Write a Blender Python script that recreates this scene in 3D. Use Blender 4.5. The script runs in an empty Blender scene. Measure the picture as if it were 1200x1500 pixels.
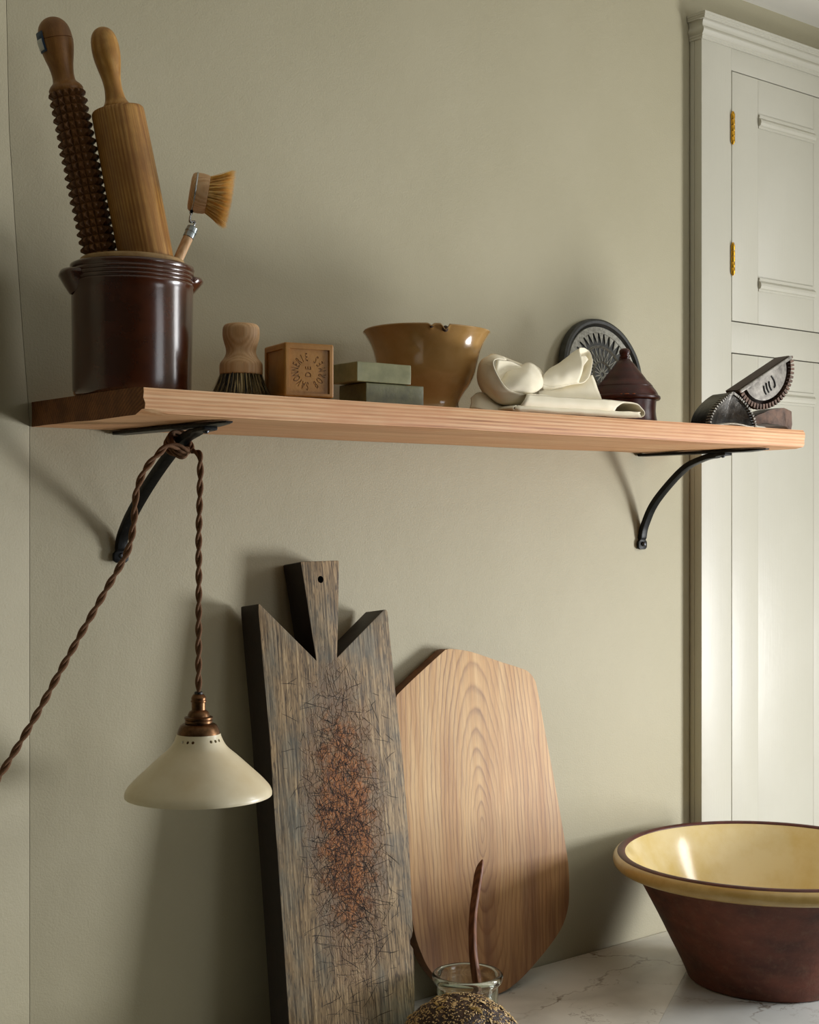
import bpy, bmesh, math, random
from mathutils import Vector, Matrix, noise
random.seed(7)
R = math.radians
PI = math.pi
S = bpy.context.scene
COL = S.collection

# ------------------------------------------------------------------ camera
CAM = Vector((-.824, -1.8, 1.683)); YAW = R(39.4); FPX = 2104.0; HZ = 760.0
cd = bpy.data.cameras.new('camera'); cam = bpy.data.objects.new('camera', cd); COL.objects.link(cam)
cam.location = CAM; cam.rotation_euler = (R(90), 0, -YAW)
cd.sensor_fit = 'HORIZONTAL'; cd.sensor_width = 36; cd.lens = FPX / 1200 * 36
cd.shift_y = 10 / 1200; cd.clip_start = .02
S.camera = cam

# ------------------------------------------------------------------ world, light, exposure
W = bpy.data.worlds.new('world'); S.world = W; W.use_nodes = True
bg = W.node_tree.nodes['Background']; bg.inputs[0].default_value = (.62, .74, .9, 1); bg.inputs[1].default_value = 1.2
def daylight(name, z, h, watts, col, w=.66, loc=None, rot=None):        # daylight through a right-wall sash; loc and rot serve the added front light
    al = bpy.data.lights.new(name, 'AREA'); al.shape = 'RECTANGLE'; al.size = h; al.size_y = w; al.energy = watts; al.color = col
    ao = bpy.data.objects.new(name, al); COL.objects.link(ao); ao.location = loc or (2.24, -1.27, z); ao.rotation_euler = rot or (0, R(90), 0)
daylight('lower_sash_daylight', 1.215, .56, 46, (1, 1, 1), .58)
daylight('upper_sash_daylight', 2.12, .64, 10, (1, .99, .96), .44)
daylight('added_front_daylight', 0, .9, 6.5, (1, .985, .94), .9, (1.5, -3.22, 2.0), (R(90), 0, 0))  # added light at an unseen front window, for frontal light on the wall
S.view_settings.view_transform = 'Standard'; S.view_settings.look = 'None'
S.view_settings.gamma = 1; S.view_settings.use_curve_mapping = False
S.view_settings.exposure = 0.0

FW = Vector((math.sin(YAW), math.cos(YAW), 0)); RT = Vector((math.cos(YAW), -math.sin(YAW), 0))
def at(px, py, Y):                                  # the point on the plane y = Y seen at a pixel of the photograph
    r = FW + RT * ((px - 600) / FPX) + Vector((0, 0, -(py - HZ) / FPX))
    return CAM + r * ((Y - CAM.y) / r.y)

# ------------------------------------------------------------------ helpers: objects
def tag(o, label=None, cat=None, group=None, kind=None):
    if label: o['label'] = label
    if cat: o['category'] = cat
    if group: o['group'] = group
    if kind: o['kind'] = kind
    return o
def empty(name, loc, label=None, cat=None, rz=0, group=None, rot=None):
    o = bpy.data.objects.new(name, None); COL.objects.link(o); o.location = loc
    o.rotation_euler = rot if rot else (0, 0, rz); o.empty_display_size = .02
    return tag(o, label, cat, group)
def link(name, me, m=None, parent=None, loc=None, rot=None):
    o = bpy.data.objects.new(name, me); COL.objects.link(o)
    if m:
        if me.materials: me.materials[0] = m
        else: me.materials.append(m)
    if parent: o.parent = parent
    if loc is not None: o.location = loc
    if rot is not None: o.rotation_euler = rot
    return o
def fin(bm, name='m', ang=38, smooth=True, recalc=True):
    if recalc: bmesh.ops.recalc_face_normals(bm, faces=bm.faces)
    me = bpy.data.meshes.new(name); bm.to_mesh(me); bm.free()
    if smooth:
        for p in me.polygons: p.use_smooth = True
        me.set_sharp_from_angle(angle=R(ang))
    return me
def obj(name, bm, m, parent=None, loc=None, rot=None, ang=38, smooth=True, recalc=True):
    return link(name, fin(bm, name, ang, smooth, recalc), m, parent, loc, rot)
def baked(me, mods):                                # mesh with modifiers applied; mods: list of (type, dict)
    o = bpy.data.objects.new('tmp', me); COL.objects.link(o)
    for t, kw in mods:
        md = o.modifiers.new(t, t)
        for k, v in kw.items(): setattr(md, k, v)
    dg = bpy.context.evaluated_depsgraph_get(); dg.update()
    r = bpy.data.meshes.new_from_object(o.evaluated_get(dg)); bpy.data.objects.remove(o)
    return r
def cut(me, cutter_bm, selfx=False):
    cm = bpy.data.meshes.new('c'); bmesh.ops.recalc_face_normals(cutter_bm, faces=cutter_bm.faces)
    cutter_bm.to_mesh(cm); cutter_bm.free()
    co = bpy.data.objects.new('c', cm); COL.objects.link(co)
    r = baked(me, [('BOOLEAN', dict(operation='DIFFERENCE', solver='EXACT', object=co, use_self=selfx))])
    bpy.data.objects.remove(co)
    return r if len(r.polygons) > 5 else me
# ------------------------------------------------------------------ helpers: shapes
def box(bm, x0, x1, y0, y1, z0, z1, M=None):
    P = [(x0,y0,z0),(x1,y0,z0),(x1,y1,z0),(x0,y1,z0),(x0,y0,z1),(x1,y0,z1),(x1,y1,z1),(x0,y1,z1)]
    v = [bm.verts.new(M @ Vector(p) if M else p) for p in P]
    for f in ((0,3,2,1),(4,5,6,7),(0,1,5,4),(1,2,6,5),(2,3,7,6),(3,0,4,7)): bm.faces.new([v[i] for i in f])
    return v
def bev(bm, w=.001, seg=2):
    bmesh.ops.recalc_face_normals(bm, faces=bm.faces)
    ed = [e for e in bm.edges if len(e.link_faces) == 2 and e.calc_face_angle() > R(30)]
    bmesh.ops.bevel(bm, geom=ed, offset=w, segments=seg, affect='EDGES', profile=.6, clamp_overlap=True)
def crom(pts, n=6):
    P = [Vector(p) for p in pts]; out = []
    for i in range(len(P) - 1):
        a = P[i-1] if i else P[0] * 2 - P[1]; b = P[i]; c = P[i+1]; d = P[i+2] if i + 2 < len(P) else P[-1] * 2 - P[-2]
        for k in range(n):
            t = k / n
            out.append(.5 * ((2*b) + (c-a)*t + (2*a-5*b+4*c-d)*t*t + (3*b-a-3*c+d)*t**3))
    out.append(P[-1]); return out
def crom2(prof, n=4): return [(max(v.x, 0), v.y) for v in crom([(r, z, 0) for r, z in prof], n)]
def lathe(bm, prof, seg=64, M=None, closed=False, f=None):
    rows = []
    for r, z in prof:
        if r < 1e-6:
            p = Vector((0, 0, z)); rows.append([bm.verts.new(M @ p if M else p)])
        else:
            row = []
            for k in range(seg):
                a = 2 * PI * k / seg; rr, zz = (r, z) if f is None else f(r, z, a)
                p = Vector((rr * math.cos(a), rr * math.sin(a), zz)); row.append(bm.verts.new(M @ p if M else p))
            rows.append(row)
    pairs = list(zip(rows[:-1], rows[1:]))
    if closed: pairs.append((rows[-1], rows[0]))
    for A, B in pairs:
        for k in range(seg):
            k2 = (k + 1) % seg
            if len(A) == 1 and len(B) == 1: continue
            if len(A) == 1: bm.faces.new((A[0], B[k], B[k2]))
            elif len(B) == 1: bm.faces.new((A[k], A[k2], B[0]))
            else: bm.faces.new((A[k], A[k2], B[k2], B[k]))
def frames(path):
    n = len(path); T = [(path[min(i+1, n-1)] - path[max(i-1, 0)]).normalized() for i in range(n)]
    u = T[0].orthogonal().normalized(); out = []
    for i in range(n):
        u = (u - T[i] * u.dot(T[i])).normalized(); out.append((T[i], u, T[i].cross(u)))
    return out
def tube(bm, path, r, seg=8, sx=1., sy=1.):
    path = [Vector(p) for p in path]; fr = frames(path); rings = []
    for i, p in enumerate(path):
        rr = r(i / (len(path) - 1)) if callable(r) else r
        T, u, v = fr[i]
        rings.append([bm.verts.new(p + u * math.cos(2*PI*k/seg) * rr * sx + v * math.sin(2*PI*k/seg) * rr * sy) for k in range(seg)])
    for A, B in zip(rings[:-1], rings[1:]):
        for k in range(seg): bm.faces.new((A[k], A[(k+1) % seg], B[(k+1) % seg], B[k]))
    bm.faces.new(rings[0][::-1]); bm.faces.new(rings[-1])
def loft(bm, rings, closed=True, caps=True):
    V = [[bm.verts.new(p) for p in r] for r in rings]
    n = len(V[0])
    for A, B in zip(V[:-1], V[1:]):
        for k in range(n if closed else n - 1): bm.faces.new((A[k], A[(k+1) % n], B[(k+1) % n], B[k]))
    if caps and closed: bm.faces.new(V[0][::-1]); bm.faces.new(V[-1])
    return V
def prism(bm, pts, y0, y1, M=None):                 # outline in the XZ plane extruded along Y
    A = [bm.verts.new(M @ Vector((x, y0, z)) if M else (x, y0, z)) for x, z in pts]
    B = [bm.verts.new(M @ Vector((x, y1, z)) if M else (x, y1, z)) for x, z in pts]
    n = len(pts); bm.faces.new(A); bm.faces.new(B[::-1])
    for k in range(n): bm.faces.new((A[k], B[k], B[(k+1) % n], A[(k+1) % n]))
def grid_surface(rows, nu=5, nv=5):                 # smooth sheet through a grid of control points
    rows = [crom(r, nu) for r in rows]
    cols = [crom([r[k] for r in rows], nv) for k in range(len(rows[0]))]
    return [[cols[k][j] for k in range(len(cols))] for j in range(len(cols[0]))]
def axis_matrix(p0, d, roll=0):
    d = Vector(d).normalized(); return Matrix.Translation(p0) @ d.to_track_quat('Z', 'Y').to_matrix().to_4x4() @ Matrix.Rotation(roll, 4, 'Z')

# ------------------------------------------------------------------ helpers: materials
def lin(h):
    h = h.lstrip('#'); c = [int(h[i:i+2], 16) / 255 for i in (0, 2, 4)]
    return tuple(x / 12.92 if x <= .04045 else ((x + .055) / 1.055) ** 2.4 for x in c) + (1,)
class NT:
    def __init__(s, name):
        s.m = bpy.data.materials.new(name); s.m.use_nodes = True; s.t = s.m.node_tree; s.b = s.t.nodes['Principled BSDF']
        s.tc = s.t.nodes.new('ShaderNodeTexCoord')
    def n(s, typ, props=None, **inp):
        x = s.t.nodes.new('ShaderNode' + typ)
        for k, v in (props or {}).items(): setattr(x, k, v)
        for k, v in inp.items():
            key = int(k[1:]) if k[0] == '_' else k.replace('_', ' ')
            s.set(x.inputs[key], v)
        return x
    def set(s, sock, v):
        if isinstance(v, bpy.types.NodeSocket): s.t.links.new(v, sock)
        elif isinstance(v, bpy.types.Node): s.t.links.new(v.outputs[0], sock)
        else: sock.default_value = v
    def co(s, scale=(1,1,1), loc=(0,0,0), rot=(0,0,0), src='Object'):
        return s.n('Mapping', Vector=s.tc.outputs[src], Scale=scale, Location=loc, Rotation=rot)
    def noise(s, v, scale, detail=4, rough=.55, dist=0):
        return s.n('TexNoise', Vector=v, Scale=scale, Detail=detail, Roughness=rough, Distortion=dist).outputs[0]
    def ramp(s, fac, stops, interp='LINEAR'):
        r = s.n('ValToRGB', _0=fac); r.color_ramp.interpolation = interp; e = r.color_ramp.elements
        while len(e) < len(stops): e.new(.5)
        for i, (p, c) in enumerate(stops):
            e[i].position = p; e[i].color = lin(c) if isinstance(c, str) else (c, c, c, 1)
        return r.outputs[0]
    def mix(s, fac, a, b, mode='MIX'):
        x = s.t.nodes.new('ShaderNodeMix'); x.data_type = 'RGBA'; x.blend_type = mode
        s.set(x.inputs[0], fac); s.set(x.inputs[6], a); s.set(x.inputs[7], b); return x.outputs[2]
    def math(s, op, a, b=0., c=None):
        x = s.n('Math', dict(operation=op)); s.set(x.inputs[0], a); s.set(x.inputs[1], b)
        if c is not None: s.set(x.inputs[2], c)
        return x.outputs[0]
    def bump(s, h, strength=.3, dist=.001, prev=None):
        x = s.n('Bump', Height=h, Strength=strength, Distance=dist)
        if prev: s.set(x.inputs['Normal'], prev)
        return x.outputs[0]
    def out(s, color=None, rough=None, normal=None, **kw):
        if color is not None: s.set(s.b.inputs['Base Color'], color if not isinstance(color, str) else lin(color))
        if rough is not None: s.set(s.b.inputs['Roughness'], rough)
        if normal is not None: s.set(s.b.inputs['Normal'], normal)
        for k, v in kw.items(): s.set(s.b.inputs[k.replace('_', ' ')], v)
        return s.m

def paint(name, col, col2, rough, grain, gs=330, brush=False):
    t = NT(name); v = t.co()
    c = t.mix(t.ramp(t.noise(v, 3.2, 5), [(.35, 0.), (.7, 1.)]), lin(col), lin(col2))
    h = t.noise(v, gs, 3, .6)
    if brush:
        vb = t.co((1, 1, .03)); h = t.noise(vb, 420, 2, .5)
    n = t.bump(h, grain, .0012)
    n = t.bump(t.noise(v, 22, 3), .25, .003, n)
    return t.out(c, rough, n)
M_wall = paint('stone_wall_paint', '#aea78d', '#a8a186', .62, .42)
M_ceil = paint('ceiling_paint', '#e4e1d6', '#dedbd0', .8, .12)
M_cab = paint('cabinet_paint', '#c1beb0', '#bbb8a9', .42, .18, brush=True)
M_floor = paint('floor_stone', '#5d5446', '#4c4539', .6, .3, 60)

def wood(name, stops, axis='Z', cen=(0,0,0), period=.005, dist=2.5, rough=.55, long=.05, fib=(.75, 1.), spec=.4, bumpk=.25, tint=None, wv=.3):
    t = NT(name); ax = 'XYZ'.index(axis); sc = [1, 1, 1]; sc[ax] = long
    v = t.co(tuple(sc), tuple(-c * s for c, s in zip(cen, sc)))
    w = t.n('TexWave', dict(wave_type='RINGS', rings_direction=axis, wave_profile='SIN'), Vector=v, Scale=.314 / period, Distortion=dist, Detail=3., Detail_Scale=.35 * period * 10, Detail_Roughness=.6).outputs[1]
    big = t.noise(v, 28, 3)
    ss = [1, 1, 1]; ss[ax] = long * .7
    st = t.noise(t.co(tuple(ss)), .9 / period, 4, .65)
    k = t.math('ADD', t.math('ADD', t.math('MULTIPLY', w, wv), t.math('MULTIPLY', big, .3)), t.math('MULTIPLY', st, .7 - wv))
    c = t.ramp(k, stops)
    sc2 = [1, 1, 1]; sc2[ax] = .025
    f = t.noise(t.co(tuple(sc2)), 900, 3, .6)
    c = t.mix(1., c, t.ramp(f, [(.3, fib[0]), (.65, fib[1])]), 'MULTIPLY')
    if tint:
        c = t.mix(t.ramp(t.noise(t.co(), tint[1], 4), [(.4, 0.), (.65, tint[2])]), c, lin(tint[0]))
    n = t.bump(f, bumpk, .0006); n = t.bump(w, bumpk * .5, .0006, n)
    return t.out(c, rough, n, Specular_IOR_Level=spec)
M_shelf = wood('reclaimed_pine', [(.30, '#a0663c'), (.45, '#d9a272'), (.66, '#eec497')], 'X', (0, -.42, 1.60), .0046, 8, .6, .03, (.80, 1.), tint=('#cb8a5e', 9, .4), bumpk=.4, wv=.17)
M_beech = wood('pale_beech', [(.3, '#c99c6c'), (.5, '#d6ac7e'), (.75, '#dfba8e')], 'Z', (.05, .06, 0), .003, 3, .5, .1, (.82, 1.))
M_pin = wood('worn_rolling_pin_wood', [(.3, '#96642c'), (.5, '#b3803e'), (.7, '#c2924e')], 'Z', (.09, .05, 0), .004, 6, .42, .15, (.62, 1.), tint=('#80542a', 24, .6))
M_pin_h = wood('golden_handle_wood', [(.3, '#a97838'), (.5, '#bd8c46'), (.75, '#c99c58')], 'Z', (.06, .03, 0), .008, 2, .36, .12, (.8, 1.), tint=('#8a5a26', 60, .5))
M_spike = wood('dark_spiked_pin_wood', [(.1, '#5c3a1c'), (.6, '#78502a'), (1., '#866034')], 'Z', (.06, .03, 0), .008, 2, .5, .1, (.6, 1.))
M_spike_h = wood('brown_handle_wood', [(.1, '#8a5c2a'), (.6, '#966834'), (1., '#a2743c')], 'Z', (.06, .05, 0), .01, 2, .42, .1, (.75, 1.), tint=('#5e3616', 30, .5))
M_spat = wood('walnut_spatula_wood', [(.3, '#6c3e26'), (.5, '#845032'), (.8, '#945e3c')], 'Z', (.04, .03, 0), .006, 2, .45, .02, (.75, 1.))
M_redturn = wood('oxblood_turned_wood', [(.1, '#35100d'), (.6, '#4e1a13'), (1., '#652418')], 'Z', (.0, .0, 0), .012, 5, .3, .9, (.75, 1.), tint=('#2a100c', 40, .6))

def board_dark():
    t = NT('weathered_dark_board'); v = t.co((1, 1, .05))
    g = t.noise(v, 330, 4, .65)
    c = t.ramp(g, [(.30, '#3d3022'), (.5, '#877050'), (.70, '#bba27c')])
    pore = t.ramp(t.noise(t.co((1, 1, .12)), 620, 2, .5), [(.36, 1.), (.44, 0.)])
    c = t.mix(t.math('MULTIPLY', pore, .7), c, lin('#2a2018'))
    blot = t.ramp(t.noise(t.co((1, 1, .55)), 17, 5, .6), [(.46, 0.), (.66, .7)])
    c = t.mix(blot, c, t.ramp(g, [(.3, '#3a3b35'), (.7, '#78796e')]))
    sx = t.n('SeparateXYZ', _0=t.tc.outputs['Object'])
    # worn chopping area in the middle of the board
    dx = t.math('DIVIDE', t.math('ABSOLUTE', t.math('ADD', sx.outputs[0], -.006)), .055)
    dz = t.math('DIVIDE', t.math('ABSOLUTE', t.math('ADD', sx.outputs[2], -.33)), .17)
    d = t.math('ADD', t.math('POWER', dx, 2.), t.math('POWER', dz, 2.))
    d = t.math('ADD', d, t.math('MULTIPLY', t.math('SUBTRACT', t.noise(t.co(), 42, 5, .7), .5), 3.4))
    front = t.math('LESS_THAN', sx.outputs[1], -.0205)
    mask = t.math('MULTIPLY', t.ramp(d, [(.25, 1.), (.95, 0.)]), front)
    broad = t.math('MULTIPLY', t.ramp(t.math('MULTIPLY', d, .35), [(.2, .75), (.8, 0.)]), front)
    c = t.mix(broad, c, lin('#7a5a40'))
    hack = t.noise(t.co((1, 1, .5)), 170, 4, .75, .6)
    c = t.mix(mask, c, t.ramp(hack, [(.34, '#22130a'), (.45, '#6a3d1c'), (.54, '#a8682f'), (.62, '#8a6546'), (.74, '#b28c62')]))
    cr = t.n('TexVoronoi', dict(feature='DISTANCE_TO_EDGE'), Vector=t.n('VectorMath', dict(operation='ADD'), _0=t.co((1, 1, .6)), _1=t.n('VectorMath', dict(operation='SCALE'), _0=t.n('TexNoise', Vector=t.co(), Scale=60., Detail=3.).outputs[1], Scale=.018).outputs[0]).outputs[0], Scale=110., Randomness=1.).outputs[0]
    crk = t.math('MULTIPLY', t.ramp(cr, [(.0, 1.), (.09, 0.)]), t.math('MINIMUM', t.math('MULTIPLY', broad, 1.5), 1.))
    c = t.mix(t.math('MULTIPLY', crk, .45), c, lin('#140c08'))
    n = t.bump(g, .5, .0009); n = t.bump(t.math('MULTIPLY', hack, mask), .9, .003, n)
    n = t.bump(t.math('MULTIPLY', crk, -1.), .6, .0015, n)
    return t.out(c, .62, n, Specular_IOR_Level=.35)
M_dark = board_dark()

def board_pale():
    t = NT('figured_chestnut_board'); tc = t.tc.outputs['Object']
    wob = t.noise(t.co((1, 1, .35)), 14, 4, .55)
    sx = t.n('SeparateXYZ', _0=tc)
    wx = t.math('MULTIPLY', t.math('SUBTRACT', t.noise(t.co((1, 1, .25), (3, 0, 0)), 24, 3), .5), .022)
    x = t.math('ADD', t.math('ADD', sx.outputs[0], .022), wx)
    z = t.math('MULTIPLY', t.math('ADD', sx.outputs[2], -.27), .225)
    dd = t.math('SQRT', t.math('ADD', t.math('POWER', x, 2.), t.math('POWER', z, 2.)))
    dd = t.math('ADD', dd, t.math('MULTIPLY', wob, .012))
    ph = t.math('MULTIPLY', t.math('POWER', dd, .85), 620.)
    s = t.math('FRACT', t.math('DIVIDE', ph, 6.2832))
    line = t.ramp(s, [(.0, .25), (.12, 0.), (.62, .25), (.9, 1.), (1., .3)])
    base = t.ramp(t.noise(t.co((1, 1, .08)), 45, 4), [(.3, '#bd8b50'), (.5, '#d0a46a'), (.72, '#e0bb84')])
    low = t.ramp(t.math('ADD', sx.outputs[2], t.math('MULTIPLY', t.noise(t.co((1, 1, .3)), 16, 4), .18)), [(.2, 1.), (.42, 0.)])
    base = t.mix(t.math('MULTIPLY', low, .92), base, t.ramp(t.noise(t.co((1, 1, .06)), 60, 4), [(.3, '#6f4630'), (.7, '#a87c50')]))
    c = t.mix(t.math('MULTIPLY', line, t.ramp(t.noise(t.co((1, 1, .3), (6, 0, 0)), 18, 3), [(.3, .25), (.65, .8)])), base, lin('#7a4e2c'))
    f = t.noise(t.co((1, 1, .03)), 700, 3, .6)
    c = t.mix(1., c, t.ramp(f, [(.3, .78), (.65, 1.)]), 'MULTIPLY')
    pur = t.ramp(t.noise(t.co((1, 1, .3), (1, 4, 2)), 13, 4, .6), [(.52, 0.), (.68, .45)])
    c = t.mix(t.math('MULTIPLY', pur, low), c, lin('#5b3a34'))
    n = t.bump(f, .3, .0006); n = t.bump(line, .2, .0004, n)
    return t.out(c, .5, n, Specular_IOR_Level=.4)
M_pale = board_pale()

def plain(name, col, rough=.5, metal=0, var=None, vs=40, bumpk=0, bs=300, coat=0, **kw):
    t = NT(name)
    c = lin(col)
    if var: c = t.mix(t.ramp(t.noise(t.co(), vs, 5, .6), [(.38, 0.), (.66, 1.)]), lin(col), lin(var))
    n = t.bump(t.noise(t.co(), bs, 3), bumpk, .001) if bumpk else None
    kw.setdefault('Coat_Roughness', .12)
    return t.out(c, rough, n, Metallic=float(metal), Coat_Weight=float(coat), **kw)
M_crock = plain('brown_salt_glaze', '#4b220c', .24, 0, '#3a1c0c', 26, .10, 160, .7, Coat_Roughness=.15)
M_rawclay = plain('unglazed_stoneware', '#a98a5e', .75, 0, '#947448', 60, .25, 400)
M_iron = plain('black_wrought_iron', '#1b1c1c', .42, .75, '#101010', 60, .35, 120)
M_bolt = plain('dull_steel_rivet', '#54555a', .35, .9)
M_brassold = plain('antique_brass', '#76553a', .36, .92, '#4c3722', 70, .05, 200)
M_brass = plain('bright_brass_hinge', '#d9a53a', .26, 1.)
M_black = plain('black_plastic', '#101010', .5)
M_shade = plain('cream_enamel', '#dcd2b4', .38, 0, '#d2c4a0', 14, .04, 60, .2)
M_bulb = plain('opal_bulb_glass', '#e8e4da', .25)
M_cord = plain('brown_braided_fabric', '#5a3a20', .8, 0, '#74502c', 900, .6, 1500)
M_soap = plain('amber_soap', '#ad7a34', .42, 0, '#976626', 30, .25, 220, 0, Subsurface_Weight=.15, Subsurface_Radius=(.01, .006, .002), Subsurface_Scale=.3)
M_green = plain('olive_soap', '#84835e', .33, 0, '#6f6f4c', 40, .25, 160)
M_green2 = plain('dark_olive_soap', '#63623c', .4, 0, '#4f4f30', 50, .4, 160)
M_tan = plain('tan_glazed_earthenware', '#b8925c', .13, 0, '#a6804a', 16, .06, 60, .5)
M_chip = plain('dark_broken_clay', '#2c1c10', .9, 0, '#4a3420', 300)
M_mould = plain('blackened_carved_wood', '#23231f', .5, 0, '#383833', 70, .5, 140)
M_mouldlt = plain('grey_rubbed_carving', '#aeaca0', .6, 0, '#807e74', 160, .3, 300)
M_mouldbk = plain('black_carved_hollow', '#0d0d0c', .6)
M_tin = plain('dark_iron_mould', '#2b2925', .34, .55, '#161513', 70, .6, 160)
M_tinface = plain('grey_worn_hollow', '#55524c', .36, .5, '#2b2925', 90, .6, 200)
M_tinlt = plain('worn_grey_iron_face', '#827d74', .42, .45, '#57524b', 70, .5, 180)
M_rust = plain('rust_brown_iron', '#5e4433', .5, .4, '#3a281d', 60, .6, 150)
M_brownflat = plain('brown_oxidised_iron', '#47352c', .6, .3, '#3b2b24', 40, .2, 200)
M_edge = plain('polished_tooth_metal', '#a39b8f', .35, .7)
M_ochre = plain('cream_slip_glaze', '#f2dfac', .16, 0, '#e6cc86', 12, .04, 40, .45)
M_lip = plain('ochre_rim_glaze', '#ceb070', .28, 0, '#bc9a56', 22, .12, 90, .3)
M_lipbr = plain('bare_red_rim', '#5c2a20', .45, 0, '#48201a', 60)
M_stick_b = plain('blue_sticker_paper', '#27405c', .5)
M_stick_w = plain('white_sticker_paper', '#c9ccc9', .5)
M_ferrule = plain('galvanised_ferrule', '#a9b0b2', .3, 1., '#7f8788', 160)
M_wire = plain('steel_wire', '#b9bcbd', .2, 1.)
M_fibre = plain('yellow_tampico_fibre', '#ffd387', .6, 0, '#f0b860', 90, Subsurface_Weight=.3, Subsurface_Radius=(.004, .003, .001), Subsurface_Scale=.5)
M_fibre_d = plain('black_bristle', '#221c14', .7)
M_fibre_l = plain('straw_bristle', '#b09a6a', .7)
M_cut = plain('knife_cut_shadowed_fibre', '#160d08', .9)
M_sesame = plain('toasted_sesame', '#dcc08c', .6, 0, '#9a7540', 500)
M_pumpkin = plain('pumpkin_seed', '#bfa263', .5, 0, '#8f7238', 200)
M_toothdk = plain('dull_dark_tooth_metal', '#98938a', .45, .5, '#3b3832', 200)
M_side = plain('stained_and_shaded_board_edge', '#241711', .55, 0, '#1a110c', 60, .3, 120)  # dark stain with the shade of the unlit side put into the colour
M_hole = plain('dark_gap', '#050504', .9)

def terracotta():
    t = NT('sooty_red_earthenware'); v = t.co()
    a = t.noise(t.co((1, 1, 2.2)), 9, 6, .6)
    c = t.ramp(a, [(.3, '#40241a'), (.5, '#643626'), (.72, '#804632')])
    c = t.mix(t.ramp(t.noise(v, 70, 5, .7), [(.5, 0.), (.8, .35)]), c, lin('#8a6a50'))
    return t.out(c, .5, t.bump(t.noise(v, 130, 4), .35, .0012), Specular_IOR_Level=.35)
M_terra = terracotta()
def marble(c1='#dcdad0', c2='#e9e7de', o0=(0, 0, 0)):
    t = NT('veined_white_marble'); v = t.co(loc=o0)
    base = t.ramp(t.noise(v, 3.2, 5, .6), [(.35, c1), (.6, c2)])
    def vein(sc, off, w, ds):
        wv = t.n('VectorMath', dict(operation='SCALE'), _0=t.n('TexNoise', Vector=t.co(loc=off), Scale=ds, Detail=5., Roughness=.6).outputs[1], Scale=.34).outputs[0]
        vv = t.n('VectorMath', dict(operation='ADD'), _0=t.co((1, 1.5, 1), off, (0, 0, .5)), _1=wv).outputs[0]
        d = t.n('TexVoronoi', dict(feature='DISTANCE_TO_EDGE'), Vector=vv, Scale=sc).outputs[0]
        return t.ramp(d, [(0., 1.), (w, 0.)])
    brk = t.ramp(t.noise(v, 7, 3), [(.42, 0.), (.58, 1.)])
    a = t.math('MULTIPLY', vein(1.9, (.3 + o0[0], .1, 0), .011, 5), t.math('ADD', .25, t.math('MULTIPLY', brk, .75)))
    b = t.math('MULTIPLY', vein(3.6, (2.3 + o0[0], 1.1, 0), .008, 8), t.math('MULTIPLY', brk, .55))
    soft = t.math('MULTIPLY', vein(2.1, (5.3, 4.1, 0), .12, 3), .35)
    c = t.mix(soft, base, lin('#a3a296')); c = t.mix(t.math('MULTIPLY', a, .8), c, lin('#6b5540')); c = t.mix(b, c, lin('#7b6a58'))
    return t.out(c, .24, None, Specular_IOR_Level=.5)
M_marble = marble(); M_marble2 = marble('#c4c7c4', '#d6d9d6', (7.1, 3.3, 0))
def linen():
    t = NT('cream_linen'); v = t.co()
    w1 = t.n('TexWave', dict(bands_direction='X'), Vector=v, Scale=260., Distortion=1.5, Detail=2.).outputs[1]
    w2 = t.n('TexWave', dict(bands_direction='Z'), Vector=v, Scale=260., Distortion=1.5, Detail=2.).outputs[1]
    h = t.math('ADD', w1, w2)
    c = t.mix(t.math('MULTIPLY', t.noise(v, 40, 4), .8), lin('#f0e8d2'), lin('#e8dcbc'))
    return t.out(c, .85, t.bump(h, .25, .0004), Sheen_Weight=.2)
M_linen = linen()
def glass():
    t = NT('clear_greenish_glass')
    return t.out('#eef6ea', .02, Transmission_Weight=1., IOR=1.47)
M_glass = glass()
def crust():
    t = NT('dark_bread_crust'); v = t.co()
    c = t.ramp(t.noise(v, 90, 5, .7), [(.3, '#170c09'), (.55, '#32201a'), (.75, '#5a3b2c')])
    return t.out(c, .5, t.bump(t.noise(v, 120, 4, .7), .8, .004))
M_crust = crust()

# ================================================================== the room
def struct(name, bm, m, **k): return tag(obj(name, bm, m, **k), kind='structure')
def slab(name, pts, z0, z1, m):                     # vertical prism from a plan outline
    bm = bmesh.new(); A = [bm.verts.new((x, y, z0)) for x, y in pts]; B = [bm.verts.new((x, y, z1)) for x, y in pts]
    n = len(pts); bm.faces.new(A[::-1]); bm.faces.new(B)
    for k in range(n): bm.faces.new((A[k], A[(k+1) % n], B[(k+1) % n], B[k]))
    return struct(name, bm, m, smooth=False)
HC = 2.722; XR = 2.31; YB = -3.3; XL = -1.6; YL = -.44
M_dim = paint('bounce_cutting_dark_paint', '#3a392e', '#343329', .6, .3)  # unseen room walls coloured dark to cut bounced light
CRN = [(0, 0), (1.81, 0), (1.93, -.010), (2.069, -.0205), (2.20, -.029), (2.366, -.0328), (HC, -.040)]   # the old corner wanders off plumb above the shelf
bm = bmesh.new()
vs = [[bm.verts.new(p) for p in ((c, 0, z), (XR + .1, 0, z), (XR + .1, .12, z), (c, .12, z))] for z, c in CRN]
bm.faces.new(vs[0][::-1]); bm.faces.new(vs[-1])
for A, B in zip(vs[:-1], vs[1:]):
    for k in range(4): bm.faces.new((A[k], A[(k+1) % 4], B[(k+1) % 4], B[k]))
struct('wall_back', bm, M_wall, smooth=False)
bm = bmesh.new()
vs = [[bm.verts.new(p) for p in ((c - .0006, .0002, z), (XL, YL, z), (XL - .05, YL + .12, z), (c - .0006, .12, z))] for z, c in CRN]
bm.faces.new(vs[0][::-1]); bm.faces.new(vs[-1])
for A, B in zip(vs[:-1], vs[1:]):
    for k in range(4): bm.faces.new((A[k], A[(k+1) % 4], B[(k+1) % 4], B[k]))
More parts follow.
